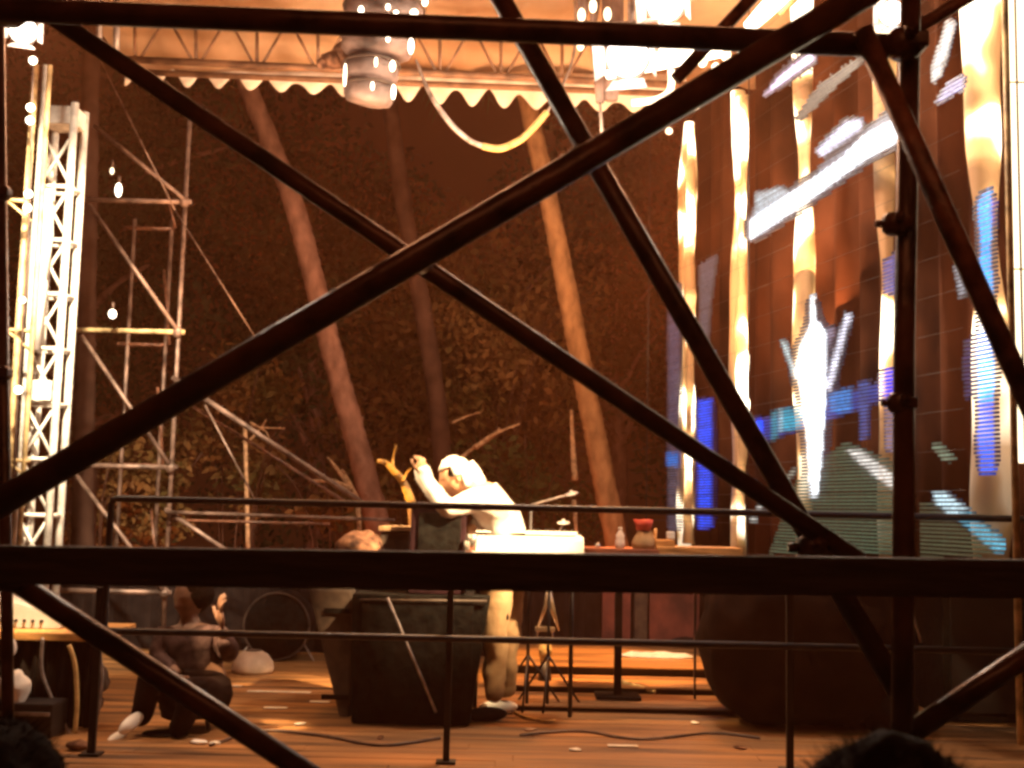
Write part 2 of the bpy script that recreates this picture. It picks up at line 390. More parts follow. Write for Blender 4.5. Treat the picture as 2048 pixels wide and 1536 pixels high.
tree(-.3, 16.2, 3.0, (2.2, 1.4, 3.0), 16000, .07, 'rust brown leafy tree directly above the musician in white', 'leaf_brown', 13)
tree(1.6, 18.5, 4.8, (2.4, 1.6, 4.2), 15000, .08, 'dark tree crown behind the orange palm trunk', 'leaf_dark', 14)
tree(4.2, 17.0, 4.2, (2.4, 1.6, 3.9), 12000, .075, 'dark tree crown glimpsed left of the striped video screen', 'leaf_dark', 15)
def bush(px, py, Y, rad, n, label, mt, seed, size=.06):
    c = P(px, py, Y); T = thing('bush', label, 'bush', (c.x, c.y, GZ), 'bushes behind the stage')
    bm = B()
    rnd = random.Random(seed)
    for k in range(9):
        e = c + Vector((rnd.uniform(-1, 1) * rad[0], rnd.uniform(-1, 1) * rad[1], rnd.uniform(-.2, .9) * rad[2]))
        tube(bm, smooth_path([(c.x, c.y, GZ), (c.x * .5 + e.x * .5, e.y, c.z - .2), e], 4), .008, 6)
    link('stem', bm, 'bark_dark', T, True)
    bm = B(); leafcloud(bm, c, rad, n, size, seed); link('foliage', bm, mt, T)
bush(215, 1010, 12.6, (.9, .5, .75), 2200, 'orange lit bush at the foot of the scaffold tower', 'leaf_brown', 21)
bush(470, 850, 13.4, (1.0, .5, 1.0), 1800, 'sparse reddish bush right of the scaffold tower', 'leaf_brown', 22)
bush(690, 990, 12.9, (.7, .5, .5), 1000, 'small orange tipped bush left of the musician, by the pinkish palm', 'leaf_brown', 23)
bush(960, 700, 14.2, (1.3, .6, 1.1), 1900, 'loose rust brown bush high above the musician in white', 'leaf_brown', 24)
bush(1060, 980, 13.6, (1.2, .5, .7), 1500, 'dark low bush right of the musician in white', 'leaf', 25)
# bare shrub branches caught by the light
def branches(lines, Y, label, mt='twig', name='bare_branch', tips=None):
    base = P(lines[0][0], lines[0][1], Y)
    T = thing(name, label, 'branch', (base.x, base.y, GZ))
    for ln, r in lines[1]:
        bm = B(); p = smooth_path([P(x, y, Y + (i % 2) * .08) for i, (x, y) in enumerate(ln)], 4)
        tube(bm, p, [r * (1 - .6 * i / len(p)) for i in range(len(p))], 7); link('twig', bm, mt, T, True)
    bm = B(); tube(bm, smooth_path([(base.x, base.y, GZ), (base.x + .1, base.y + .1, .1), base], 4), .022, 7); link('stem', bm, 'twig', T, True)
    return T
branches(((820, 1005), [([(824, 1008), (806, 965), (790, 945), (772, 926), (757, 922)], .036), ([(788, 942), (786, 920), (792, 892)], .014), ([(806, 962), (814, 946), (822, 938)], .012)]), 8.6,
         'bright orange forked branch pointing up left of the raised arm', 'cable_yellow')
spot('branch_light', (-1.9, 7.2, 3.4), P(800, 960, 8.6), 1800, (1, .50, .08), 10)
branches(((715, 1000), [([(716, 1000), (700, 975), (672, 935), (655, 915)], .03), ([(700, 978), (665, 962), (618, 962)], .03), ([(712, 992), (690, 950), (684, 940)], .028)]), 12.0, 'orange twigs left of the musician, at the foot of the pinkish palm')
branches(((900, 920), [([(905, 935), (935, 905), (985, 870), (1040, 848)], .024), ([(950, 895), (985, 872), (1000, 858)], .030), ([(905, 845), (935, 832), (960, 825)], .012)]), 12.0, 'thin lit twigs slanting up to the right above the white headscarf')
branches(((490, 850), [([(500, 880), (520, 858), (532, 840)], .015), ([(488, 852), (520, 855), (570, 857)], .016), ([(500, 845), (530, 862), (540, 880)], .015)]), 12.0, 'small crossed reddish twigs right of the scaffold tower')
branches(((1148, 1000), [([(1150, 960), (1145, 880), (1143, 820)], .035)]), 12.2, 'upright orange twig beside the orange palm trunk')
rnd = random.Random(5)

# =================================================================== CANOPY
ZC = 5.15; YV = 10.5
T = thing('stage_canopy', 'orange lit fabric roof with a pale scalloped edge over the stage', 'canopy', (0, 9, ZC))
bm = B(); nx, ny = 80, 26; g = []
for j in range(ny + 1):
    row = []
    for i in range(nx + 1):
        x = -3.6 + 6.3 * i / nx; y = YV + .02 - 3.4 * j / ny
        z = ZC + .55 * math.sin(j / ny * 1.5) + .035 * math.sin(x * 5.3 + j * .5) * math.sin(j * .8) + .02 * math.sin(x * 17)
        row.append(bm.verts.new((x, y, z)))
    g.append(row)
for j in range(ny):
    for i in range(nx): bm.faces.new((g[j][i], g[j][i + 1], g[j + 1][i + 1], g[j + 1][i]))
bmesh.ops.solidify(bm, geom=bm.faces, thickness=.006)
link('roof_sheet', bm, 'roof_cloth', T, True)
# valance, its lower edge in scallops: line from (290,155) to (1350,212)
a = P(250, 155, YV - .1); b = P(1372, 214, YV - .35); bm = B()
per = (b - a).length / 17.6; N = 360; rows = []
for i in range(N + 1):
    t = i / N; p = a.lerp(b, t); s = t * (b - a).length
    c = abs(math.sin(math.pi * (s / per)))            # 0 at the tip of each lobe
    drop = -.075 + (.125 + .03 * math.sin(s * 2.3 + 1) + .012 * math.sin(s * 31)) * (c * c) ** 1.0 + .02 * math.sin(s * 1.4)
    y = .012 * math.sin(s * 11)
    lo = p + Vector((0, y, drop)); hi = Vector((p.x, p.y + y, ZC - .02 + (p.z - a.z) * .0))
    rows.append([bm.verts.new(lo), bm.verts.new(lo.lerp(hi, .5)), bm.verts.new(hi), bm.verts.new(hi + Vector((0, .008, 0))), bm.verts.new(lo + Vector((0, .008, 0)))])
for r1, r2 in zip(rows, rows[1:]):
    for k in range(5): bm.faces.new((r1[k], r2[k], r2[(k + 1) % 5], r1[(k + 1) % 5]))
link('scalloped_edge', bm, 'valance', T, True)
# the truss carrying the roof
T = thing('roof_truss', 'long brown triangulated truss under the orange fabric roof', 'truss', (0, 9.3, ZC - .3))
def bar(name, a, b, r, m, parent, seg=10):
    bm = B(); tube(bm, [a, b], r, seg); return link(name, bm, m, parent, True)
Yt = 9.3
def tp(px, py): return P(px, py, Yt)
bar('chord', tp(240, 30), tp(1400, 70), .03, 'truss_rust', T)
bar('chord', tp(240, 118), tp(1400, 172), .03, 'truss_rust', T)
bar('chord', P(240, 143, Yt + .3), P(1400, 190, Yt + .3), .026, 'truss_rust', T)
x = 270; k = 0
while x < 1360:
    yt = 30 + (x - 240) * .0345; yb = 118 + (x - 240) * .0465
    bar('brace', tp(x, yb + 3), tp(x, yt), .014, 'truss_rust', T)
    bar('brace', tp(x + 8, yb + 2), tp(x + 62, yt + 2), .012, 'truss_rust', T)
    bar('brace', tp(x + 66, yt + 2), tp(x + 116, yb + 5), .012, 'truss_rust', T)
    x += 122

# =================================================================== HANGING SPEAKERS, CABLES, LAMPS
T = thing('lamp_cluster', 'hanging stack of rounded grey lamp housings under the canopy', 'lamp cluster', P(745, 215, 8.6))
Y = 8.6
for i, (cx, cy, wpx, hpx, tilt) in enumerate(((775, -30, 176, 66, 0), (768, 28, 168, 62, 3), (756, 86, 150, 62, 6), (742, 140, 116, 54, 10), (738, 184, 104, 52, 14))):
    c = P(cx, cy, Y); w_ = wpx * Y / F / 2; h_ = hpx * Y / F / 2; ax = Vector((math.sin(R(tilt)) * .6, -.12, 1)).normalized()
    bm = B(); lathe(bm, c - ax * h_, [(w_ * .55, 0), (w_ * .86, h_ * .12), (w_ * .98, h_ * .5), (w_, h_ * 1.0), (w_ * .95, h_ * 1.5), (w_ * .74, h_ * 1.9), (w_ * .5, h_ * 2)], 28, ax); crumple(bm, .012, 9, i)
    q = link('lamp_housing', bm, 'speaker_grey', T, True)
    bm = B(); pts = [c + ax * h_ * .35 + Vector((w_ * 1.0 * math.cos(t * .2094), w_ * 1.0 * math.sin(t * .2094), 0)) for t in range(31)]; tube(bm, pts, .009, 8); link('rim_band', bm, 'cabinet_brown', q, True)
for (x, y, sx_, sz_) in ((722, 22, .020, .038), (776, 14, .016, .022), (792, 25, .018, .016), (828, 26, .028, .03), (850, 4, .02, .03), (822, 92, .020, .060), (690, 150, .010, .085), (776, 76, .015, .03), (752, 124, .010, .035), (785, 132, .020, .04), (745, 172, .012, .03), (787, 184, .016, .055)):
    bm = B(); ball(bm, P(x, y, Y - .31), 1, (sx_, .012, sz_), None, 12, 10); link('bulb', bm, 'bulb', T, True)  # glowing beads put in for bulbs and for bright housing edges
for s in (0, 1):
    bar('hanging_chain', P(700 + s * 110, -50, Y), P(700 + s * 110, -260, Y), .012, 'grey_steel', T)
bm = B()
for (x, y, rx, rz) in ((665, 120, .09, .07), (648, 128, .05, .04), (690, 105, .09, .10)):
    ball(bm, P(x, y, 8.7), 1, (rx, .08, rz), None, 12, 8)
crumple(bm, .02, 14)
o = recenter(link('cloth_bundle', bm, 'brown_cloth', None, True)); tag(o, 'small dark brown cloth bundle tied left of the hanging loudspeakers', 'cloth')
spot('array_side_light', (2.2, 6.8, 4.3), P(760, 100, 8.6), 300, (1, .82, .6), 22)
# festoon / cable swag
T = thing('cable_swag', 'hanging grey cable loop below the canopy, its lit right end painted yellow', 'cable', P(980, 296, 9.0))
pa = smooth_path([P(832, 120, 9.2), P(856, 180, 9.1), P(895, 240, 9.0), P(935, 278, 9.0), P(965, 292, 9.0)], 7)
pb = smooth_path([P(965, 292, 9.0), P(1000, 297, 9.0), P(1040, 280, 9.0), P(1070, 252, 9.0), P(1094, 224, 9.0)], 7)
bm = B(); tube(bm, pa, [.010 + .012 * min(1, i / 12) for i in range(len(pa))], 9); link('grey_cable', bm, 'grey_steel', T, True)
bm = B(); tube(bm, pb, .028, 9); link('yellow_lit_end', bm, 'cable_yellow', T, True)  # yellow light on the right half is put into the cable colour
bm = B(); tube(bm, smooth_path([P(1094, 224, 9.0), P(1130, 160, 9.1), P(1150, 90, 9.2), P(1150, -20, 9.3)], 7), .012, 8); link('grey_cable', bm, 'grey_steel', T, True)
spot('swag_light', (2.0, 7.0, 4.7), P(1040, 280, 9.0), 130, (1, .75, .35), 16)

def lamp_fixture(px, py, Y, rpx, label, lens, aim=(-.3, -1, -.5), yoke=True, body='grey_steel'):
    c = P(px, py, Y); r = rpx * Y / F; T = thing('stage_lamp', label, 'stage lamp', c, 'stage lamps')
    q = Vector(aim).normalized()
    bm = B(); lathe(bm, c - q * r * 1.9, [(r * .55, 0), (r * .8, r * .25), (r * .95, r * 1.0), (r * 1.08, r * 1.75), (r * 1.08, r * 1.85), (r * .9, r * 1.8)], 24, q); link('lamp_housing', bm, body, T, True)
    bm = B(); lathe(bm, c - q * r * .12, [(r * .92, 0), (r * .92, r * .1), (r * .7, r * .22), (r * .3, r * .3)], 24, q); link('lamp_lens', bm, lens, T, True)
    if rpx > 20:
        s0 = q.cross(Vector((0, 0, 1))).normalized(); u0_ = s0.cross(q); bm = B()
        for (dv, tv) in ((s0, u0_), (-s0, u0_), (u0_, s0), (-u0_, s0)):
            p0 = c + dv * r * 1.02; p1 = p0 + dv * r * .35 + q * r * .8
            v_ = [p0 - tv * r * .7, p0 + tv * r * .7, p1 + tv * r * .95, p1 - tv * r * .95]
            f1 = [bm.verts.new(p) for p in v_]; f2 = [bm.verts.new(p + dv * .006) for p in v_]
            bm.faces.new(f1); bm.faces.new(f2[::-1])
            for k in range(4): bm.faces.new((f1[k], f2[k], f2[(k + 1) % 4], f1[(k + 1) % 4]))
        link('barn_doors', bm, 'grey_steel', T)
    if yoke:
        s = q.cross(Vector((0, 0, 1))).normalized(); cc = c - q * r * .9
        bm = B(); tube(bm, [cc + s * r * 1.2, cc + s * r * 1.3 + Vector((0, 0, r * 1.5)), cc - s * r * 1.3 + Vector((0, 0, r * 1.5)), cc - s * r * 1.2], r * .12, 8)
        tube(bm, [cc + Vector((0, 0, r * 1.5)), cc + Vector((0, 0, r * 1.5 + .35))], r * .16, 8); link('yoke', bm, 'grey_steel', T, True)
    return T
lamp_fixture(1254, 112, 8.0, 46, 'large blazing white stage lamp right of the scalloped canopy edge', 'lens_white')
lamp_fixture(1330, 6, 8.0, 40, 'blazing white stage lamp at the top edge of the photo, above the largest lamp', 'lens_white')
lamp_fixture(46, 60, 7.2, 28, 'round white lamp at the top left, above the bright lattice tower', 'lens_white', (.35, -1, -.2))
lamp_fixture(1784, 26, 6.4, 26, 'cool white stage lamp beside the upright scaffold pole at top right', 'lens_cool', (-.3, -1, -.3))
# point lights added before the lamps and the bar, for bloom in the haze
for (px, py, e_) in ((1254, 112, 240), (1330, 6, 240), (46, 60, 90), (1340, 120, 100), (1784, 26, 25)):
    l = bpy.data.lights.new('lamp_glow', 'POINT'); l.energy = e_; l.color = (1, .8, .6); l.shadow_soft_size = .06
    o = bpy.data.objects.new('lamp_glow', l); COL.objects.link(o); o.location = P(px, py, 7.75 if px > 1000 and px < 1700 else 6.1 if px > 1700 else 6.95)
T = thing('glow_truss', 'long overexposed white truss segment, painted glowing, slanting right of the largest lamp', 'glowing bar', P(1340, 130, 8.2))  # truss segment, its strong lighting put in as glow
bm = B(); tube(bm, [P(1215, 150, 8.1), P(1300, 122, 8.2), P(1385, 102, 8.3), P(1455, 98, 8.4)], [.03, .075, .085, .05], 12); link('glow_tube', bm, 'bulb', T, True)
bm = B(); tube(bm, [P(1210, 128, 8.25), P(1470, 66, 8.45)], .03, 10); link('bar_rail', bm, 'grey_steel', T, True)
for (x, y) in ((1405, 122), (1432, 138), (1452, 110), (1485, 105)):
    bm = B(); ball(bm, P(x, y, 8.3), .035, (1, 1, 1.3)); link('bulb', bm, 'bulb_dim', T, True)
T = thing('glow_edge', 'bent white end of the canopy edge, painted glowing, at its right corner', 'glowing edge', P(1345, 190, 8.9))  # end of the valance edge, its lit look put in as glow
bm = B(); tube(bm, smooth_path([P(1264, 206, 8.9), P(1310, 200, 8.9), P(1336, 186, 8.9), P(1343, 165, 8.9), P(1342, 140, 8.9)], 5), .027, 10); link('glow_tube', bm, 'bulb_dim', T, True)
T = thing('glow_chord', 'thick white truss chord, painted glowing, slanting up at the top, left of the corner pole', 'glowing edge', P(1500, 55, 7.6))  # truss chord, the light on it painted as glow
bm = B(); tube(bm, [P(1497, 55, 7.6), P(1530, 22, 7.6), P(1575, -22, 7.6)], [.04, .055, .06], 12); link('glow_tube', bm, 'bulb', T, True)
bm = B(); tube(bm, [P(1560, 28, 7.7), P(1610, -22, 7.7)], .022, 8); link('side_tube', bm, 'cable_yellow', T, True)
# pinkish hanging bodies by the lamp
T = thing('hanging_fixture', 'pinkish grey lamp rack hanging left of the blazing lamps', 'lamp rack', P(1200, 150, 8.4))
for (x0, y0, x1, y1, r) in ((1165, -30, 1162, 52, .05), (1188, -30, 1186, 50, .04), (1225, -30, 1222, 200, .085), (1196, 90, 1200, 205, .055)):
    bm = B(); p = [P(x0, y0, 8.5), P((x0 + x1) / 2 + 3, (y0 + y1) / 2, 8.5), P(x1, y1, 8.5)]; tube(bm, p, [r, r * .9, r * .6], 12); link('lamp_can', bm, 'speaker_grey', T, True)
for (x, y) in ((1163, 30), (1186, 12), (1215, 28), (1161, 88)):
    bm = B(); ball(bm, P(x, y, 8.38), .028, (1, 1, 1.8)); link('bulb', bm, 'bulb_dim', T, True)
bar('hanging_pole', P(1199, 190, 8.5), P(1207, 330, 8.5), .012, 'grey_steel', T)
lamp_fixture(1338, 262, 8.6, 7, 'tiny yellow lamp under the diagonal pole, by the first glowing column', 'ember', (-.3, -1, -.2), False)
lamp_fixture(1392, 212, 8.6, 8, 'tiny yellow lamp on top of the first glowing column', 'ember', (-.3, -1, -.2), False)

# =================================================================== LEFT LATTICE TOWER
def lattice(T, cx, cy, wd, z0, z1, bay, rc, rb, m, left_m=None):
    cs = [(cx - wd / 2, cy - wd / 2), (cx + wd / 2, cy - wd / 2), (cx + wd / 2, cy + wd / 2), (cx - wd / 2, cy + wd / 2)]
    for i, (x, y) in enumerate(cs): bar('chord', Vector((x, y, z0)), Vector((x, y, z1)), rc, (left_m if left_m and i in (0, 3) else m), T)
    z = z0 + .02; k = 0
    while z + bay < z1:
        bm = B()
        for i in range(4):
            a = cs[i]; b = cs[(i + 1) % 4]
            tube(bm, [(*a, z), (*b, z)], rb, 7)
        link('rung', bm, m, T, True)
        bm = B()
        for i in range(4):
            a = cs[i]; b = cs[(i + 1) % 4]
            if i in (1, 2): continue
            tube(bm, [(*a, z + .01), (*b, z + bay - .01)], rb * .8, 7); tube(bm, [(*b, z + .012), (*a, z + bay - .012)], rb * .8, 7)
        link('cross_brace', bm, m, T, True); z += bay; k += 1
pb_ = P(88, 1090, 8.5); pt_ = P(128, 215, 8.5)
cx = P(76, 1090, 8.5).x; wd = 60 * 8.5 / F
T = thing('lattice_tower', 'bright white square lattice tower standing at the left of the stage', 'tower', (cx, 8.5, 0))
lattice(T, cx, 8.5, wd, 0.0, pt_.z, .39, .028, .016, 'white_steel')
bm = B(); box(bm, (cx, 8.5, pt_.z - .09), (wd + .03, wd + .03, .13), bevel=.01); link('head_block', bm, 'white_steel', T)
for (y0, y1, xx) in ((760, 800, 90), ):
    a = P(xx, y0, 8.3); b = P(xx, y1, 8.3); bm = B(); box(bm, (cx - .01, 8.33, (a.z + b.z) / 2), (wd * .95, .03, abs(a.z - b.z)), bevel=.004); link('white_plate', bm, 'white_cloth', T)
bm = B()
for (xa, ya, xb, yb, wp) in ((78, 440, 66, 700, 20), (92, 380, 84, 560, 16)):
    a = P(xa, ya, 8.28); b = P(xb, yb, 8.28); tube(bm, [a, a.lerp(b, .5) + Vector((.01, 0, 0)), b], [wp * 8.3 / F * .7, wp * 8.3 / F, wp * 8.3 / F * .7], 10)
link('white_cable_bundle', bm, 'white_cloth', T, True)
bar('ladder_rail', P(28, 1100, 8.1), P(90, 130, 8.1), .016, 'white_steel', T)
# second mast of yellow poles at the very edge
T = thing('yellow_mast', 'slim yellow pole mast at the left edge beside the white lattice tower', 'mast', (P(20, 1090, 7.8).x, 7.8, 0))
for (px, r, m) in ((8, .022, 'yellow_steel'), (38, .016, 'yellow_steel')):
    b = P(px, 1090, 7.8); bar('mast_pole', Vector((b.x, 7.8, 0)), Vector((b.x, 7.8, 4.2)), r, m, T)
for py in (400, 660, 920): 
    a = P(12, py, 7.8); b = P(60, py + 2, 7.8); bar('ledger', a, b, .014, 'yellow_steel', T)
    bar('mast_brace', a, P(62, py + 42, 7.8), .010, 'yellow_steel', T)
T = thing('string_light', 'string of small round bulbs hanging beside the white lattice tower', 'string light', P(60, 560, 7.6))
bm = B(); pts = [(66, 120), (64, 240), (60, 400), (50, 600), (36, 790), (28, 960)]; tube(bm, smooth_path([P(x, y, 7.6) for x, y in pts], 5), .006, 6); link('cord', bm, 'cable_dark', T, True)
for (x, y) in ((66, 121), (61, 215), (60, 241), (57, 388), (55, 416), (45, 600), (37, 780)):
    bm = B(); ball(bm, P(x, y, 7.58), .026 if y != 600 else .02, (1, 1, 1), None, 12, 8); link('bulb', bm, 'bulb', T, True)
for (x, y, r, lab, st) in ((237, 380, .026, 'small elongated white bulb on the upper ledger of the scaffold tower', 2.2), (224, 342, .016, 'small dim tilted bulb just above the elongated one', 1.8), (225, 628, .030, 'single round white bulb in the middle of the scaffold tower', 1.2)):
    T = thing('hanging_bulb', lab, 'bulb', P(x, y, 9.6), 'small bulbs in the scaffold tower'); bm = B(); ball(bm, P(x, y, 9.6), r, (1, 1, st)); link('glass', bm, 'bulb' if r > .02 else 'bulb_dim', T, True)
    bar('socket', P(x, y, 9.6) + Vector((0, 0, r * st)), P(x, y, 9.6) + Vector((0, 0, r * st + .06)), .012, 'cable_dark', T)

# back scaffold
T = thing('scaffold_tower', 'tall thin pinkish grey scaffold tower behind the white lattice tower', 'scaffold', (-2.7, 9.9, 0))
Ys = 9.9
pr = P(335, 1090, Ys); pz = P(352, 225, Ys).z
xr = pr.x; xl_ = P(150, 1090, Ys).x - .15
for (x, y, m) in ((xr, Ys, 'zinc_steel'), (xr * 1.12 - .12, Ys + 1.2, 'zinc_steel'), (xl_, Ys, 'zinc_steel'), (xl_ + .1, Ys + 1.2, 'zinc_steel')):
    bar('post', Vector((x, y, 0)), Vector((x, y, pz if y == Ys else pz * .86)), .019, m, T)
lv = [P(345, y, Ys).z for y in (405, 665, 935, 1185)]
for z in lv:
    bar('ledger', Vector((xl_, Ys - .03, z)), Vector((xr + .06, Ys - .03, z)), .021, 'yellow_steel' if z == lv[1] else 'zinc_steel', T)
    bar('ledger', Vector((xl_, Ys + 1.2, z + .05)), Vector((xr * 1.12 - .1, Ys + 1.2, z + .05)), .018, 'rusty_steel', T)
    bm = B(); ball(bm, (xr, Ys - .03, z), .045, (1, 1, 1.1), None, 8, 6); link('coupler', bm, 'zinc_steel', T)
zz = [pz - .1] + lv
for i in range(4):
    bar('brace', Vector((xl_ + .12, Ys - .06, zz[i] - .05)), Vector((xr, Ys - .06, zz[i + 1] + .02)), .018, 'zinc_steel', T)
    bar('brace', Vector((xr * 1.12 - .16, Ys + 1.16, zz[i] - .35)), Vector((xl_ + .5, Ys + 1.16, zz[i + 1] + .05)), .012, 'rusty_steel', T)
# long raking shores to the right of it
T = thing('raking_shore', 'slanting scaffold poles running down right from the scaffold tower', 'scaffold', P(700, 1000, 9.8))
bar('pole', P(345, 755, 9.8), P(735, 1012, 9.8), .022, 'zinc_steel', T)
bar('pole', P(350, 790, 10.0), P(700, 1010, 10.0), .014, 'rusty_steel', T)
bar('pole', P(330, 1018, 9.8), P(480, 1120, 9.8), .019, 'zinc_steel', T)
bar('rail', P(330, 1024, 9.75), P(790, 1040, 9.75), .014, 'zinc_steel', T)
bar('rail', P(340, 1040, 9.9), P(660, 1048, 9.9), .011, 'rusty_steel', T)
bar('guy_wire', P(195, 110, 9.8), P(350, 420, 9.8), .007, 'zinc_steel', T)
bar('guy_wire', P(350, 420, 9.8), P(520, 690, 9.8), .006, 'zinc_steel', T)
bar('guy_wire', P(410, 810, 9.7), P(510, 1000, 9.7), .008, 'zinc_steel', T)
for (x0, x1, yt, yb, lab) in ((192, 205, 40, 85, 'left'), (226, 240, 40, 110, 'right')):
    T = thing('hanging_pipe', 'short pale pipe hanging at the top left, %s' % ('nearer the lamp' if lab == 'left' else 'beside the edge of the orange roof'), 'pipe', P(x0, yb, 9.2), 'short pipes under the roof edge')
    bm = B(); tube(bm, [P((x0 + x1) / 2, -20, 9.2), P((x0 + x1) / 2, yb, 9.2)], (x1 - x0) / 2 * 9.2 / F, 10); link('pipe', bm, 'grey_steel', T, True)
    bm = B(); tube(bm, [P((x0 + x1) / 2, yb - 5, 9.2), P((x0 + x1) / 2, yb + 1, 9.2)], (x1 - x0) / 2 * 9.2 / F + .006, 10); link('end_collar', bm, 'zinc_steel', T, True)

# =================================================================== RIGHT: COLUMNS, CURTAIN, VIDEO NET
A_, B_ = 4.28, -.25
def row(Y, off=0.0):            # a point of the row that runs from the back of the stage towards the camera
    return Vector((A_ + B_ * Y + off, Y, 0))
tdir = (row(6) - row(11)).normalized(); ndir = Vector((tdir.y, -tdir.x, 0)) * -1
if ndir.x > 0: ndir = -ndir     # towards the stage
# curtain
bm = B(); N = 420; rows_ = []
for i in range(N + 1):
    Y = 11.9 - 7.4 * i / N; p = row(Y) - ndir * (.42 + .05 * math.sin(Y * 19) + .03 * math.sin(Y * 7.3 + 1))
    rows_.append([bm.verts.new(p + Vector((0, 0, z))) for z in (0.92, 2.0, 4.0, 6.2)] + [bm.verts.new(p - ndir * .02 + Vector((0, 0, 6.2))), bm.verts.new(p - ndir * .02 + Vector((0, 0, .92)))])
for r1, r2 in zip(rows_, rows_[1:]):
    for k in range(6): bm.faces.new((r1[k], r2[k], r2[(k + 1) % 6], r1[(k + 1) % 6]))
o = recenter(link('side_curtain', bm, 'curtain_brown', None, True)); tag(o, 'long pleated brown curtain behind the glowing columns at the right', 'curtain')
# columns whose stage lighting is painted on as glow
YS = [10.8, 9.74, 8.65, 7.57, 6.58]
LB = ['furthest and thinnest glowing column, nearest the trees', 'second glowing column from the trees, tall and thin with a bright tube',
      'third glowing column from the trees, crossed by the white spike of the video net', 'glowing column just left of the upright scaffold pole',
      'wide glowing column right of the upright pole, under the blue pixel strip']
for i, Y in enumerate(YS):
    za_, zb_2 = ((.9, 1.7), (1.0, 1.8), (1.3, 2.0), (1.5, 2.2), (1.7, 2.4))[i]; painted_glow('painted_glow_%d' % i, 2.6, i + 1.3, za=za_, zb=zb_2)
    painted_glow('tube_glow_%d' % i, 4.5, i + 7.3, za=za_, zb=zb_2)
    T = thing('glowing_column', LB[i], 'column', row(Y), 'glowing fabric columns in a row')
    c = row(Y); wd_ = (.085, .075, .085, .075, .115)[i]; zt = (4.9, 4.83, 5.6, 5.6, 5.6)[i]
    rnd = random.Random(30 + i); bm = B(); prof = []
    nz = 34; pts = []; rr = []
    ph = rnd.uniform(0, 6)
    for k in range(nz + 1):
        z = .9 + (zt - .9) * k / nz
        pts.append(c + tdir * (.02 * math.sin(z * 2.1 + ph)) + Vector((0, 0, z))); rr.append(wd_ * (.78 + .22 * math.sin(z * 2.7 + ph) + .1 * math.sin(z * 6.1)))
    tube(bm, pts, rr, 14); link('fabric_sleeve', bm, 'painted_glow_%d' % i, T, True)
    if i < 2 or i == 4:
        cc = c + ndir * .04 + tdir * .16; r_ = .042 if i < 2 else .03; pts = []; rr = []
        for k in range(30):
            z = 1.05 + (zt - 1.15) * k / 29; pts.append(cc + tdir * .012 * math.sin(z * 3 + i) + Vector((0, 0, z))); rr.append(r_ * (.95 + .3 * math.sin(z * 2.4 + i * 2)))
        if i < 2: bm = B(); tube(bm, pts, rr, 10); crumple(bm, .02, 7, i); link('glow_tube', bm, 'tube_glow_%d' % i, T, True)  # bright strip of the column, its light painted as glow
    if i < 4:
        bm = B(); lathe(bm, c, [(.16, .14 if Y > 9.2 else .01), (.16, .20), (.05, .24), (.04, .92)], 16); link('foot', bm, 'black_cloth', T, True)
# wide overexposed panel at the right edge, its brightness painted as glow
T = thing('glowing_panel', 'overexposed cream panel filling the right edge of the photo', 'panel', row(6.0))
painted_glow('panel_glow', 1.5, 9, (1, .8, .5)); a = P(2022, 500, 6.15); 
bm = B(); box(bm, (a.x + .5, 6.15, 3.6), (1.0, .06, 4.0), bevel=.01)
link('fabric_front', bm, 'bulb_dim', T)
for z in (2.6, 3.6): bm = B(); box(bm, (a.x + .5, 6.112, z), (1.0, .006, .008)); link('seam', bm, 'yellow_steel', T)
bar('frame_post', Vector((a.x - .025, 6.1, .2)), Vector((a.x - .025, 6.1, 5.6)), .018, 'yellow_steel', T)
bar('frame_post', Vector((a.x + .02, 6.08, .2)), Vector((a.x + .02, 6.08, 5.6)), .006, 'rusty_steel', T)

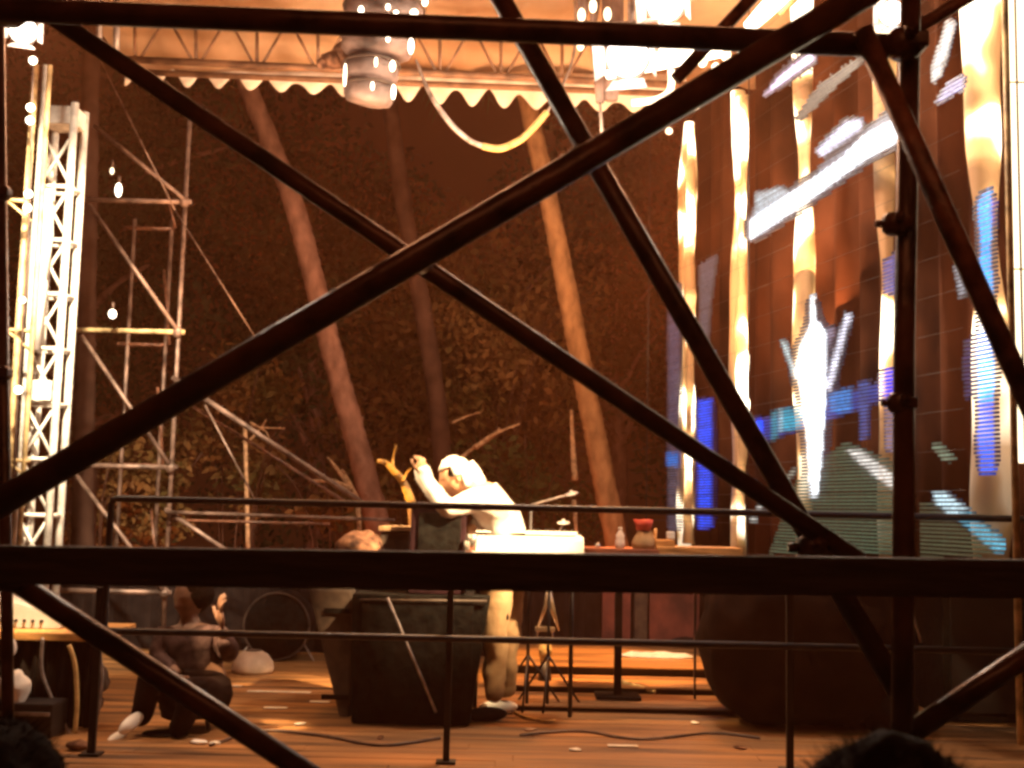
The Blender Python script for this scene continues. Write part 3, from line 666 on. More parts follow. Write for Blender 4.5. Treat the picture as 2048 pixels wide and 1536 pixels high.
# video net: horizontal LED slats on a plane just in front of the columns
def inpoly(x, y, poly):
    c = False; j = len(poly) - 1
    for i in range(len(poly)):
        xi, yi = poly[i]; xj, yj = poly[j]
        if (yi > y) != (yj > y) and x < (xj - xi) * (y - yi) / (yj - yi) + xi: c = not c
        j = i
    return c
WH = (2.6, 2.7, 2.8); GR = (.34, .36, .42); PK = (1.1, .85, .95); BL = (0, .13, 2.0); CY = (.0, .70, 1.8); TE = (.04, .38, .52); DG = (.055, .095, .055); LI = (.30, .24, .34); DB = (.03, .04, .22)
CONT = [
 ([(1497, 478), (1498, 440), (1600, 372), (1680, 318), (1720, 275), (1797, 228), (1797, 278), (1720, 322), (1600, 410)], WH),
 ([(1505, 440), (1510, 385), (1560, 372), (1580, 385), (1540, 420)], (.55, .68, .75)),
 ([(1526, 190), (1560, 148), (1622, 100), (1626, 118), (1580, 150)], (1.9, 1.6, 2.1)),
 ([(1630, 300), (1690, 242), (1722, 236), (1720, 255), (1640, 312)], (1.2, 1.2, 1.5)),
 ([(1585, 235), (1640, 165), (1725, 105), (1730, 115), (1660, 180), (1600, 240)], (.16, .15, .12)),
 ([(1635, 335), (1700, 290), (1740, 250), (1790, 205), (1790, 222), (1700, 310), (1640, 350)], GR),
 ([(1892, 40), (1908, 42), (1878, 150), (1863, 165), (1862, 140)], (.85, .95, 1.0)),
 ([(1868, 205), (1895, 165), (1925, 150), (1922, 175), (1880, 200)], (.45, .45, .85)),
 ([(1622, 570), (1630, 640), (1648, 660), (1650, 790), (1640, 930), (1632, 992), (1620, 992), (1612, 880), (1604, 800), (1590, 740), (1600, 690), (1618, 650)], WH),
 ([(1560, 680), (1567, 680), (1592, 745), (1590, 765)], (.9, 1.1, 1.1)),
 ([(1690, 625), (1700, 627), (1680, 700), (1660, 780), (1648, 775), (1668, 700)], (1.3, 1.3, 1.5)),
 ([(1652, 650), (1668, 655), (1655, 700)], LI),
 ([(1497, 842), (1522, 836), (1524, 880), (1500, 886)], BL),
 ([(1524, 834), (1540, 830), (1540, 860), (1524, 866)], (.03, .05, .35)),
 ([(1540, 822), (1554, 820), (1554, 872), (1542, 880)], TE),
 ([(1562, 818), (1604, 812), (1602, 856), (1564, 862)], (.02, .5, .75)),
 ([(1556, 818), (1562, 818), (1562, 862), (1556, 862)], (.5, .8, .9)),
 ([(1656, 786), (1702, 774), (1702, 820), (1658, 824)], (.05, .30, .85)),
 ([(1714, 762), (1736, 760), (1734, 872), (1720, 880)], (.05, .10, .38)),
 ([(1757, 745), (1768, 745), (1766, 790), (1757, 790)], PK),
 ([(1768, 736), (1797, 734), (1797, 800), (1768, 798)], (.02, .05, 1.4)),
 ([(1768, 806), (1797, 806), (1797, 905), (1770, 900)], (.26, .20, .32)),
 ([(1768, 520), (1797, 500), (1797, 588), (1768, 586)], (.10, .10, .42)),
 ([(1955, 400), (1978, 375), (1982, 590), (1962, 590)], CY),
 ([(1978, 385), (1988, 400), (1982, 470)], (.08, .04, .5)),
 ([(1956, 600), (1980, 600), (1982, 660), (1958, 660)], (1.8, 1.6, 1.9)),
 ([(1952, 662), (1984, 660), (1986, 712), (1952, 714)], (.05, .35, 1.1)),
 ([(1954, 714), (1984, 712), (1986, 800), (1956, 802)], CY),
 ([(1954, 802), (1986, 800), (1984, 945), (1958, 945)], (.01, .18, 1.5)),
 ([(1925, 680), (1952, 664), (1952, 780), (1928, 800)], (.05, .03, .12)),
 ([(1907, 530), (1918, 530), (1930, 585), (1918, 595)], GR),
 ([(1394, 800), (1422, 796), (1421, 1052), (1396, 1056)], (.01, .12, 1.3)),
 ([(1333, 905), (1356, 903), (1354, 930), (1333, 930)], (.02, .22, .80)),
 ([(1336, 580), (1358, 560), (1358, 905), (1336, 905)], (.10, .08, .13)),
 ([(1336, 930), (1358, 930), (1358, 1060), (1334, 1060)], (.10, .09, .13)),
 ([(1396, 530), (1432, 505), (1420, 600), (1412, 690), (1400, 690)], (.11, .095, .12)),
 ([(1402, 700), (1424, 698), (1424, 726), (1402, 728)], (.05, .45, .8)),
 ([(1690, 880), (1800, 930), (1800, 1108), (1535, 1108), (1590, 960)], DG),
 ([(1690, 898), (1720, 900), (1800, 958), (1800, 986), (1740, 945)], (1.1, 1.05, .95)),
 ([(1862, 980), (1888, 982), (1935, 1020), (1900, 1030), (1870, 1005)], (.8, 1.1, 1.2)),
 ([(1905, 1030), (1940, 1024), (2025, 1096), (1990, 1104)], (.10, .48, .68)),
 ([(1862, 890), (1880, 886), (1912, 918), (1888, 922)], (.24, .32, .22)),
 ([(1840, 1000), (1860, 1000), (1990, 1108), (1840, 1115)], (.045, .06, .03)),
 ([(1560, 960), (1576, 945), (1590, 930), (1588, 942), (1566, 968)], (.5, .5, .4)),
 ([(1510, 1015), (1520, 1008), (1524, 1016), (1512, 1024)], (1, 1, .9)),
 ([(1498, 1032), (1508, 1030), (1508, 1042), (1499, 1042)], (1, 1, .9)),
]
CONT.append(([(1497, 845), (1605, 815), (1768, 760), (1768, 796), (1605, 856), (1500, 888)], (.02, .06, .38)))
ORDER = [c for c in CONT if c[1] not in (DG,)] + [c for c in CONT if c[1] is DG]
HALO = [c for c in CONT if max(c[1]) > .9]
T = thing('video_net', 'see-through striped video net showing white streaks and blue blocks', 'video screen', row(8.5, -.2))
OFF = .22
def netp(Y, z): return row(Y) + ndir * OFF + Vector((0, 0, z))
import numpy as np
C_ = 3.0; gw = int((2062 - 1315) / C_); gh = int((1130 + 40) / C_)       # the picture shown on the net, as a small raster
img = np.zeros((gh, gw, 3)); rnd = random.Random(3)
for gy in range(gh):
    for gx in range(gw):
        x = 1315 + gx * C_; y = -40 + gy * C_
        for pl, c in ORDER:
            if inpoly(x, y, pl): img[gy, gx] = c; break
def blur(a, n, it=2):
    for _ in range(it):
        for ax in (0, 1):
            acc = np.zeros_like(a)
            for k in range(-n, n + 1): acc += np.roll(a, k, axis=ax)
            a = acc / (2 * n + 1)
    return a
hot = np.where(img.max(axis=2, keepdims=True) > .8, img, 0)
show = blur(img, 1, 1) * .9 + blur(hot, 4, 2) * np.array([.055, .07, .11])  # halo round bright areas is painted into the pixels
bm = B(); cl = bm.loops.layers.float_color.new('glow'); pitch = .0225; z = 1.02
Y0, Y1, dY = 11.6, 6.2, .016
while z < 5.4:
    Y = Y0; ln = rnd.uniform(.8, 1.15)
    while Y > Y1:
        st = dY * (Y / 8); x, y = proj(netp(Y - st / 2, z + pitch * .3)); gx = int((x - 1315) / C_); gy = int((y + 40) / C_)
        if 0 <= gx < gw and 0 <= gy < gh:
            col = show[gy, gx]; mx = col.max()
            if mx > .035:
                k = ln * rnd.uniform(.75, 1.2); h = pitch * (.88 if mx > 1.9 else .62); d = ndir * .012
                q = [netp(Y, z), netp(Y - st, z), netp(Y - st, z + h), netp(Y, z + h)]
                f = [bm.verts.new(v) for v in q] + [bm.verts.new(v - d) for v in q]
                for idx in ((0, 1, 2, 3), (7, 6, 5, 4), (0, 4, 5, 1), (3, 2, 6, 7)):
                    fc = bm.faces.new([f[i] for i in idx])
                    for lp in fc.loops: lp[cl] = (col[0] * k, col[1] * k, col[2] * k, 1)
        Y -= st
    z += pitch
m = bpy.data.materials.new('led_pixels'); m.use_nodes = True; n = m.node_tree.nodes; L = m.node_tree.links
b = n['Principled BSDF']; b.inputs['Base Color'].default_value = (.02, .02, .02, 1)
at = n.new('ShaderNodeAttribute'); at.attribute_name = 'glow'; L.new(at.outputs['Color'], b.inputs['Emission Color']); b.inputs['Emission Strength'].default_value = 1.0
M['led_pixels'] = m
link('lit_pixels', bm, 'led_pixels', T)
bm = B(); z = 1.02; k = 0
while z < 5.4:
    tube(bm, [netp(Y0, z), netp(6.5, z)], .0014, 4, False); z += .22
link('net_wire', bm, 'black_paint', T)
for Y in (11.2, 9.1, 7.0):
    bar('net_cable', netp(Y, .3), netp(Y, 5.6), .005, 'black_paint', T)

# =================================================================== STAGE THINGS
def slab(a, b, thick, depth):   # helper for boxes from picture corners at one depth
    pass
def pbox(x0, y0, x1, y1, Y, depth, bevel=.01, taper=0):
    a = P(x0, y0, Y); b = P(x1, y1, Y); bm = B()
    box(bm, ((a.x + b.x) / 2, Y + depth / 2, (a.z + b.z) / 2), (abs(b.x - a.x), depth, abs(a.z - b.z)), bevel=bevel)
    return bm
# central cabinet
Yc = 7.38
T = thing('bass_cabinet', 'big black tapered bass cabinet standing on the boards at the centre', 'loudspeaker', (P(830, 1440, Yc).x, Yc, 0))
xa, xb = P(700, 1300, Yc).x, P(978, 1300, Yc).x; zt = P(840, 1192, Yc).z
bm = B(); box(bm, ((xa + xb) / 2, Yc + .3, zt / 2 + .004), (xb - xa, .6, zt), bevel=.018)
for v in bm.verts:
    t = 1 - v.co.z / zt
    if v.co.x > (xa + xb) / 2: v.co.x -= .11 * t
    else: v.co.x += .02 * t
link('cabinet', bm, 'cabinet_black', T)
bm = B(); box(bm, ((xa + xb) / 2 - .02, Yc - .006, zt / 2 + .02), (xb - xa - .16, .018, zt - .12), bevel=.006); link('grille', bm, 'cabinet_black', T)
bm = B(); tube(bm, [(xa + .05, Yc - .02, zt - .03), (xb - .02, Yc - .02, zt - .02)], .008, 8); link('edge_trim', bm, 'cabinet_brown', T, True)
bar('leaning_rod', P(775, 1195, Yc - .12), P(872, 1425, Yc - .12), .009, 'grey_steel', T)
xa2 = P(612, 1300, Yc + .25).x
T = thing('brown_case', 'dull brown equipment case left of the black bass cabinet', 'case', ((xa + xa2) / 2, Yc + .35, 0))
bm = B(); w2 = xa - .02 - xa2
box(bm, (xa2 + w2 / 2, Yc + .5, zt / 2 + .004), (w2, .5, zt + .03), bevel=.02)
for v in bm.verts:
    if v.co.x < xa2 + w2 / 2: v.co.x += .22 * (1 - v.co.z / zt)
link('case_body', bm, 'cabinet_brown', T)
for z in (.12, zt - .12): bm = B(); box(bm, (xa2 + w2 / 2 + .05, Yc + .242, z), (w2 * .6, .012, .03)); link('case_band', bm, 'cabinet_black', T)
# amplifier rack in front of the player
Ya = 7.42
T = thing('amplifier_rack', 'dark purple black amplifier rack in front of the musician, above the beam', 'amplifier', P(876, 1190, Ya))
a = P(822, 1008, Ya); b = P(930, 1108, Ya); z0 = zt + .01
bm = B(); box(bm, ((a.x + b.x) / 2, Ya + .2, (a.z + z0) / 2), (b.x - a.x, .36, a.z - z0), bevel=.012); link('rack_body', bm, 'purple_black', T)
bm = B(); box(bm, ((a.x + b.x) / 2 + .01, Ya + .014, (a.z + z0) / 2), (b.x - a.x - .08, .02, a.z - z0 - .1), bevel=.006); link('front_panel', bm, 'cabinet_black', T)
# small wooden box left of it
T = thing('wooden_crate', 'low tan wooden crate left of the dark amplifier rack', 'crate', P(700, 1190, 7.9))
a = P(690, 1062, 7.9); b = P(820, 1110, 7.9)
bm = B(); box(bm, ((P(760, 1062, 7.9).x + b.x) / 2, 8.1, a.z / 2 + .005), (b.x - P(760, 1062, 7.9).x, .36, a.z - .01), bevel=.01); link('crate_body', bm, 'cabinet_brown', T)
bm = B(); box(bm, ((P(757, 1052, 7.9).x + b.x) / 2, 8.1, a.z + .022), (b.x - P(757, 1052, 7.9).x, .4, .03), bevel=.006); link('crate_lid', bm, 'tan_cloth', T)
bm = B(); ball(bm, P(722, 1098, 7.95), 1, (.16, .15, .12), None, 24, 16); crumple(bm, .03, 10)
o = recenter(link('cloth_heap', bm, 'brown_cloth', T, True)); 
# keyboard / white desk
Yk = 7.5
T = thing('white_keyboard', 'brightly lit white keyboard on a stand in front of the musician', 'keyboard', P(1050, 1190, Yk))
a = P(938, 1060, Yk); b = P(1168, 1110, Yk)
zt_k = a.z - .01
bm = B(); box(bm, ((a.x + b.x) / 2, Yk + .18, zt_k - .11), (b.x - a.x, .36, .20), bevel=.02)
for v in bm.verts:
    if v.co.z > zt_k - .1 and v.co.y < Yk + .18: v.co.z -= .012
link('keyboard_body', bm, 'white_plastic', T)
bm = B(); n_ = 26; wk = (b.x - a.x - .08) / n_
for k in range(n_): box(bm, (a.x + .04 + wk * (k + .5), Yk + .12, zt_k + .004), (wk * .9, .15, .014))
link('white_keys', bm, 'white_plastic', T)
bm = B()
for k in range(n_ - 1):
    if k % 7 not in (2, 6): box(bm, (a.x + .04 + wk * (k + 1), Yk + .16, zt_k + .017), (wk * .5, .09, .014))
link('black_keys', bm, 'black_paint', T)
for s in (-1, 1):
    bm = B(); m_ = (a.x + b.x) / 2; tube(bm, [(m_ + s * .30, Yk + .24, .012), (m_ + s * .30, Yk + .24, zt_k - .21)], .014, 8); link('stand_leg', bm, 'black_paint', T, True)
# knobs/cups at the left end
T = thing('drink_cups', 'two small shiny cups between the amplifier rack and the white keyboard', 'cups', P(945, 1106, 7.42))
for (x, y, r) in ((944, 1085, .035), (936, 1098, .028)):
    c = P(x, y, 7.40); bm = B(); lathe(bm, c - Vector((0, 0, .05)), [(r * .7, 0), (r * .9, .05), (r, .10), (r * .85, .10), (r * .6, .02)], 16); link('cup', bm, 'chrome', T, True)
bm = B(); box(bm, P(942, 1113, 7.42), (.16, .14, .02), bevel=.005); link('small_tray', bm, 'wood_red', T)
bm = B(); 
c = P(942, 1113, 7.42); box(bm, (c.x, c.y + .02, c.z / 2), (.05, .05, c.z - .03)); link('tray_stand', bm, 'black_paint', T)

# cymbals with stands
for (x, y, w_, tilt, lab, sx) in ((1143, 988, 22, 14, 'upper small tilted cymbal right of the musician', 1062), (1127, 1046, 21, 2, 'lower small flat cymbal above the right end of the keyboard', 1100)):
    Yq = 8.1; c = P(x, y, Yq); T = thing('cymbal', lab, 'cymbal', (c.x, Yq, 0), 'cymbals on thin stands')
    ax = Vector((math.sin(R(-tilt)), -.25, math.cos(R(tilt)))).normalized(); r = w_ * Yq / F * .62
    bm = B(); lathe(bm, c, [(r, 0), (r * .96, .004), (r * .3, .012), (r * .22, .024), (r * .05, .028)], 26, ax); link('disc', bm, 'white_plastic', T, True)
    bot = P(sx, y + 22 if x == 1143 else y + 60, Yq); bar('boom', c, bot, .008, 'grey_steel', T); bar('stand_pole', bot, Vector((bot.x, Yq, .02)), .011, 'black_paint', T)
    bm = B()
    for k in range(3): an = k * 2.09 + .4; tube(bm, [(bot.x, Yq, .35), (bot.x + .25 * math.cos(an), Yq + .25 * math.sin(an), .015)], .008, 6)
    link('stand_foot', bm, 'black_paint', T, True)
# red table with bottle and bag, orange bench
T = thing('red_side_table', 'dark red side table holding the bottle and the red topped bag', 'table', (P(1238, 1300, 8.3).x, 8.3, .04))
a = P(1170, 1096, 8.2); b = P(1318, 1100, 8.2); zt2 = a.z
bm = B(); box(bm, ((a.x + b.x) / 2, 8.4, zt2 - .02), (b.x - a.x, .44, .04), bevel=.006); link('tabletop', bm, 'wood_red', T)
bm = B(); box(bm, ((a.x + b.x) / 2, 8.4, (zt2 - .04 + .045) / 2), (.05, .05, zt2 - .09)); box(bm, ((a.x + b.x) / 2, 8.4, .052), (.30, .26, .02)); link('pedestal', bm, 'black_cloth', T)
c = P(1240, 1092, 8.3); c.z = zt2 + .002
T = thing('plastic_bottle', 'small clear plastic bottle standing on the red side table', 'bottle', c)
bm = B(); lathe(bm, c, [(.030, 0), (.034, .01), (.033, .05), (.028, .07), (.032, .085), (.012, .12), (.011, .125)], 18); link('bottle_body', bm, 'clear_plastic', T, True)
bm = B(); lathe(bm, c + Vector((0, 0, .126)), [(.014, 0), (.014, .016)], 14); link('cap', bm, 'white_plastic', T, True)
c = P(1288, 1092, 8.3); c.z = zt2 + .002
T = thing('carrier_bag', 'crumpled pale bag with a red top on the red side table', 'bag', c)
bm = B(); lathe(bm, c, [(.075, 0), (.085, .03), (.07, .07), (.05, .11), (.045, .12)], 20); crumple(bm, .012, 22); link('bag_body', bm, 'tan_cloth', T, True)
bm = B(); lathe(bm, c + Vector((-.005, 0, .12)), [(.045, 0), (.055, .03), (.065, .075), (.05, .078)], 20); crumple(bm, .01, 22, 3); link('red_top', bm, 'red_plastic', T, True)
bm = B(); tube(bm, [c + Vector((.075, 0, .0)), c + Vector((.078, 0, .14))], .011, 8); link('pale_strip', bm, 'wood_orange', T, True)
bm = B(); c = P(1195, 1089, 8.25); c.z = zt2; lathe(bm, c, [(.018, 0), (.02, .02), (.01, .035)], 14); o = recenter(link('round_knob', bm, 'chrome', None, True)); tag(o, 'tiny shiny metal knob at the left end of the red side table', 'knob')
T = thing('orange_bench', 'bright orange wooden bench right of the red side table', 'bench', (P(1400, 1300, 8.4).x, 8.4, 0))
a = P(1313, 1090, 8.2); b = P(1486, 1104, 8.2)
bm = B(); box(bm, ((a.x + b.x) / 2, 8.35, b.z - .01), (b.x - a.x, .3, .07), bevel=.008); link('seat_board', bm, 'wood_orange', T)
bm = B(); box(bm, (a.x + .065, 8.34, b.z + .045), (.13, .2, .045), bevel=.006); link('raised_block', bm, 'wood_orange', T)
for s in (0, 1): bm = B(); box(bm, ((a.x + b.x) / 2 + s * .25, 8.38, (b.z - .05 + .04) / 2), (.014, .03, b.z - .1)); link('leg', bm, 'black_paint', T)
c = P(1345, 1094, 8.2); bm = B(); box(bm, (c.x, 8.3, b.z + .098), (.055, .07, .055), bevel=.012); o = recenter(link('white_box', bm, 'white_plastic', None)); tag(o, 'small white box on the left end of the orange bench', 'box')
# tall thin stand with tripod head (between the legs and the risers)
T = thing('pedal_stand', 'shiny pedal stand with a pointed top right of the keyboard legs', 'stand', (P(1088, 1335, 9.1).x, 9.1, .1))
Yp = 8.9
bm = B(); tube(bm, [P(1097, 1165, Yp), P(1093, 1205, Yp), P(1075, 1258, Yp)], [.008, .016, .008], 8); tube(bm, [P(1097, 1165, Yp), P(1104, 1215, Yp), P(1118, 1262, Yp)], [.008, .022, .006], 8); link('pointed_top', bm, 'chrome', T, True)
bm = pbox(1070, 1254, 1110, 1264, Yp - .04, .1, .006); link('cross_plate', bm, 'chrome', T)
for (x, x2) in ((1076, 1072), (1104, 1108)): bar('stand_leg', P(x, 1262, Yp), P(x2, 1285, Yp), .009, 'chrome', T)
bm = B(); tube(bm, [P(1090, 1282, Yp), P(1090, 1300, Yp), P(1090, 1322, Yp)], [.04, .05, .035], 14); link('yellow_pot', bm, 'yellow_cloth', T, True)
bm = B(); b0 = P(1090, 1322, Yp); lathe(bm, (b0.x, b0.y, .076), [(.05, 0), (.05, .02), (.03, b0.z - .07)], 14); link('foot', bm, 'black_paint', T, True)
# crumpled white cloth on the riser, stick
a = FL(1312, 1312, .15); bm = B(); ball(bm, (a.x, a.y, .15), 1, (.30, .12, .03), None, 40, 16); crumple(bm, .02, 12)
for v in bm.verts: v.co.z = max(v.co.z, .143)
o = recenter(link('white_cloth_heap', bm, 'white_cloth', None, True)); tag(o, 'flat bright white cloth lying on the top riser step', 'cloth')
spot('cloth_light', (1.4, 7.6, 4.8), a, 2600, WARM, 8)
a = FL(1240, 1362, .09); b = FL(1310, 1384, .05)
bm = B(); tube(bm, [a, a.lerp(b, .3), b], [.022, .016, .014], 8); o = recenter(link('wooden_stick', bm, 'yellow_cloth', None, True)); tag(o, 'short pale stick lying across the lower riser step', 'stick')
# dark covered stack at the right
Yd = 7.35
T = thing('covered_stack', 'large black cloth covered equipment stack at the lower right', 'equipment', (P(1650, 1440, Yd).x, Yd, 0))
xa3, xb3 = P(1428, 1300, Yd).x, P(1842, 1300, Yd).x; z3 = P(1600, 1135, Yd).z
bm = B(); vs = ball(bm, (0, 0, 0), 1, (1, 1, 1), None, 56, 40)
for v in bm.verts:                                  # rounded lumpy cloth mass, flat on the boards
    sg = lambda a, e: math.copysign(abs(a) ** e, a)
    x_, y_, z_ = sg(v.co.x, .62), sg(v.co.y, .62), sg(v.co.z, .55)
    z_ = max(z_, -1) * .5 + .5
    x_ *= .84 + .16 * min(1, z_ * 2.2)
    v.co = Vector(((xa3 + xb3) / 2 + x_ * (xb3 - xa3) / 2, Yd + .45 + y_ * .45, z_ * z3))
crumple(bm, .05, 3)
for v in bm.verts: v.co.z = max(v.co.z, .004)
link('cloth_cover', bm, 'dark_red_cloth', T, True)
for v in (0,): pass
bar('strap', P(1815, 1195, Yd - .06), P(1842, 1285, Yd - .06), .009, 'grey_steel', T)
T = thing('speaker_box', 'very dark speaker box at the right edge above the yellow cloth', 'loudspeaker', (P(1990, 1400, 7.9).x, 7.9, 0))
xa4 = P(1885, 1300, 7.9).x; xb4 = P(2120, 1300, 7.9).x
bm = B(); box(bm, ((xa4 + xb4) / 2, 8.2, .44), (xb4 - xa4, .6, .86), bevel=.015); link('box_body', bm, 'cabinet_black', T)
bm = B(); box(bm, ((xa4 + xb4) / 2, 7.893, .44), (xb4 - xa4 - .1, .012, .74)); link('grille', bm, 'black_paint', T)
a = FL(1968, 1436); bm = B(); ball(bm, (a.x, a.y, .06), 1, (.13, .12, .13), None, 24, 16); crumple(bm, .045, 9)
for v in bm.verts: v.co.z = max(v.co.z, .004)
o = recenter(link('yellow_cloth_heap', bm, 'yellow_cloth', None, True)); tag(o, 'crumpled yellow cloth on the boards at the lower right', 'cloth')
spot('right_floor_light', (1.7, 5.8, 3.8), a, 900, (1, .7, .35), 7)
a = FL(2040, 1434); bm = B(); ball(bm, (a.x, a.y, .03), 1, (.09, .08, .05), None, 16, 10); crumple(bm, .02, 12); o = recenter(link('grey_rag', bm, 'white_cloth', None, True)); tag(o, 'small grey rag at the right edge beside the yellow cloth', 'rag')

# floor marks, cables
T = None
for i, (x, y, w_, lab) in enumerate(((462, 1372, 46, 'shorter pale tape strip on the boards nearest the seated figure'), (560, 1383, 130, 'longest pale tape strip on the boards left of the bass cabinet'), (552, 1416, 48, 'brightest short tape strip, below the longest one'), (640, 1404, 40, 'pale tape strip touching the brown case'), (1245, 1492, 60, 'dim tape strip at the bottom, right of centre'))):
    a = FL(x - w_ / 2, y); b = FL(x + w_ / 2, y); bm = B(); box(bm, ((a.x + b.x) / 2, a.y, .0045), (b.x - a.x, .05, .003)); o = recenter(link('tape_strip', bm, 'tape')); tag(o, lab, 'tape', 'tape strips on the stage boards')
rl_ = random.Random(77)
for i, (x, y, lab) in enumerate(((600, 1450, 'pale scrap of litter on the boards left of the bass cabinet front'), (760, 1478, 'dull scrap of litter in front of the bass cabinet'), (1060, 1462, 'litter scrap on the boards to the right of the middle railing post'),
        (1150, 1502, 'litter scrap at the bottom edge, nearest the middle railing post'), (1390, 1448, 'litter scrap on the front boards beside the covered stack'), (1480, 1498, 'litter scrap at the bottom edge, left of the fuzzy haired onlooker'), (1180, 1368, 'litter scrap on the riser steps under the side table'), (1400, 1352, 'litter scrap on the riser steps beside the covered stack'))):
    a = FL(x, y); bm = B(); ball(bm, (a.x, a.y, .008 + (.075 if y < 1400 else 0)), 1, (rl_.uniform(.025, .05), rl_.uniform(.015, .03), .008), Matrix.Rotation(rl_.uniform(0, 3), 3, 'Z'), 10, 6); crumple(bm, .006, 30, i)
    for v in bm.verts: v.co.z = max(v.co.z, .003)
    o = recenter(link('litter_scrap', bm, ['tape', 'brown_cloth', 'twig', 'tape'][i % 4], None, True)); tag(o, lab, 'litter', 'litter scraps on the boards')
for i, (pts, lab) in enumerate((([(1040, 1470), (1160, 1462), (1280, 1478), (1420, 1466), (1520, 1476)], 'dark cable lying across the front boards right of centre'), ([(420, 1490), (520, 1462), (640, 1470), (760, 1490), (880, 1476)], 'dark cable lying across the front boards left of centre'))):
    bm = B(); tube(bm, smooth_path([FL(x, y, .01) for x, y in pts], 7), .008, 7); o = recenter(link('floor_cable', bm, 'cable_dark', None, True)); tag(o, lab, 'cable')
bm = B(); pts = [(1010, 1410), (1045, 1432), (1090, 1442), (1110, 1440)]; tube(bm, smooth_path([FL(x, y, .012) for x, y in pts], 6), .009, 7); o = recenter(link('floor_cable', bm, 'cable_yellow', None, True)); tag(o, 'thin yellow cable curling on the boards beside the shoe', 'cable')

# =================================================================== STAGE RAILING
Yr = 6.3
T = thing('stage_railing', 'thin black tubular railing along the front of the stage', 'railing', (0, Yr, 0))
def rl(px): return P(px, 1020, Yr).x
xL = rl(222); zt_ = P(230, 997, Yr).z; zb_ = P(230, 1262, Yr).z; xE = rl(2300)
zt2_ = zt_; 
pts = []
bm = B(); cr = .03
loop = [(xE, zt_), (xL + cr, zt_), (xL + cr * .3, zt_ - cr * .3), (xL, zt_ - cr), (xL, zb_ + cr), (xL + cr * .3, zb_ + cr * .3), (xL + cr, zb_), (xE, zb_)]
tube(bm, [(x, Yr, z) for x, z in loop], .018, 10); link('rail_frame', bm, 'black_paint', T, True)
for px, w_ in ((905, .024), (1583, .026), (205, .028)):
    x = rl(px); bm = B(); box(bm, (x, Yr + .045, (zt_ if px == 0 else P(px, 1175, Yr).z) / 2), (w_ * 1.4, w_, P(px, 1175, Yr).z), bevel=.003); link('post', bm, 'black_paint', T)
    bm = B(); box(bm, (x, Yr + .045, .006), (.10, .10, .01)); link('foot_plate', bm, 'black_paint', T)

# =================================================================== LEFT GROUP: table, seated musician, drum
Yl = 7.0
T = thing('draped_table', 'table with an orange edge and black drape at the left edge', 'table', (P(90, 1450, Yl).x, Yl, 0))
a = P(-60, 1262, Yl); b = P(205, 1272, Yl); zt4 = a.z
bm = B(); box(bm, ((a.x + b.x) / 2, Yl + .3, zt4 - .02), (b.x - a.x, .66, .045), bevel=.01); link('tabletop', bm, 'wood_orange', T)
bm = B(); vs = []
for i in range(121):
    t = i / 120; x = a.x + .02 + (b.x - a.x - .04) * t; y = Yl + .04 + .02 * math.sin(t * 60) + .01 * math.sin(t * 23)
    vs.append((bm.verts.new((x, y, zt4 - .05)), bm.verts.new((x, y - .015, .01)), bm.verts.new((x, y + .0, .01)), bm.verts.new((x, y + .015, zt4 - .05))))
for p, q in zip(vs, vs[1:]):
    for k in range(4): bm.faces.new((p[k], q[k], q[(k + 1) % 4], p[(k + 1) % 4]))
link('table_drape', bm, 'black_cloth', T, True)
for (pp, m, lab) in (([(85, 1275), (84, 1340), (105, 1400), (140, 1470)], 'grey_steel', 0), ([(138, 1290), (150, 1330), (154, 1400), (150, 1468)], 'cable_yellow', 1), ([(200, 1300), (205, 1360), (196, 1430)], 'grey_steel', 2)):
    bm = B(); tube(bm, smooth_path([P(x, y, Yl - .08) for x, y in pp], 7), (.011, .014, .008)[lab], 8); o = link('hanging_cable', bm, m, None, True); recenter(o)
    tag(o, ('grey cable curving down the front of the draped table', 'yellow cable hanging down the middle of the draped table', 'thin grey cable at the right end of the draped table')[lab], 'cable', 'cables hanging from the draped table')
T = thing('white_console', 'overexposed white console on the draped table at the left edge', 'console', (P(60, 1250, Yl).x, Yl + .2, zt4))
a = P(-40, 1180, Yl + .15); b = P(118, 1256, Yl + .15)
bm = B(); box(bm, ((a.x + b.x) / 2, Yl + .33, zt4 + .10), (b.x - a.x, .34, .19), bevel=.02)
for v in bm.verts:
    if v.co.z > zt4 + .1 and v.co.x > (a.x + b.x) / 2: v.co.z -= .10
link('console_body', bm, 'white_plastic', T)
for k in range(6): bm = B(); lathe(bm, (a.x + .12 + .05 * k, Yl + .158, zt4 + .05), [(.010, 0), (.008, .015)], 10, (0, -1, 0)); link('knob', bm, 'black_paint', T, True)
spot('left_table_light', (-2.2, 5.6, 3.9), P(50, 1225, 7.1), 3200, WARM, 8)
for (x, y, w_, lab) in ((22, 1295, (.03, .03, .05), 'small white tag hanging left of the draped table drape'), (28, 1378, (.085, .06, .10), 'crumpled white plastic bag at the left edge, lower')):
    bm = B(); c = P(x, y, 6.75); ball(bm, c, 1, w_, None, 20, 14); crumple(bm, .02 if w_[0] > .05 else .004, 16); o = recenter(link('white_bag' if w_[0] > .05 else 'white_tag', bm, 'white_cloth', None, True)); tag(o, lab, 'bag' if w_[0] > .05 else 'tag')
T = thing('equipment_trunk', 'dark trunk under the white bag at the left edge', 'trunk', (P(40, 1440, 6.9).x, 6.8, 0))
c = P(28, 1402, 6.75)
bm = B(); box(bm, (c.x + .02, 6.82, c.z / 2), (.42, .24, c.z - .01), bevel=.015); link('trunk_body', bm, 'black_paint', T)
bm = B(); box(bm, (c.x + .02, 6.695, c.z * .7), (.40, .012, .02)); link('metal_band', bm, 'grey_steel', T)
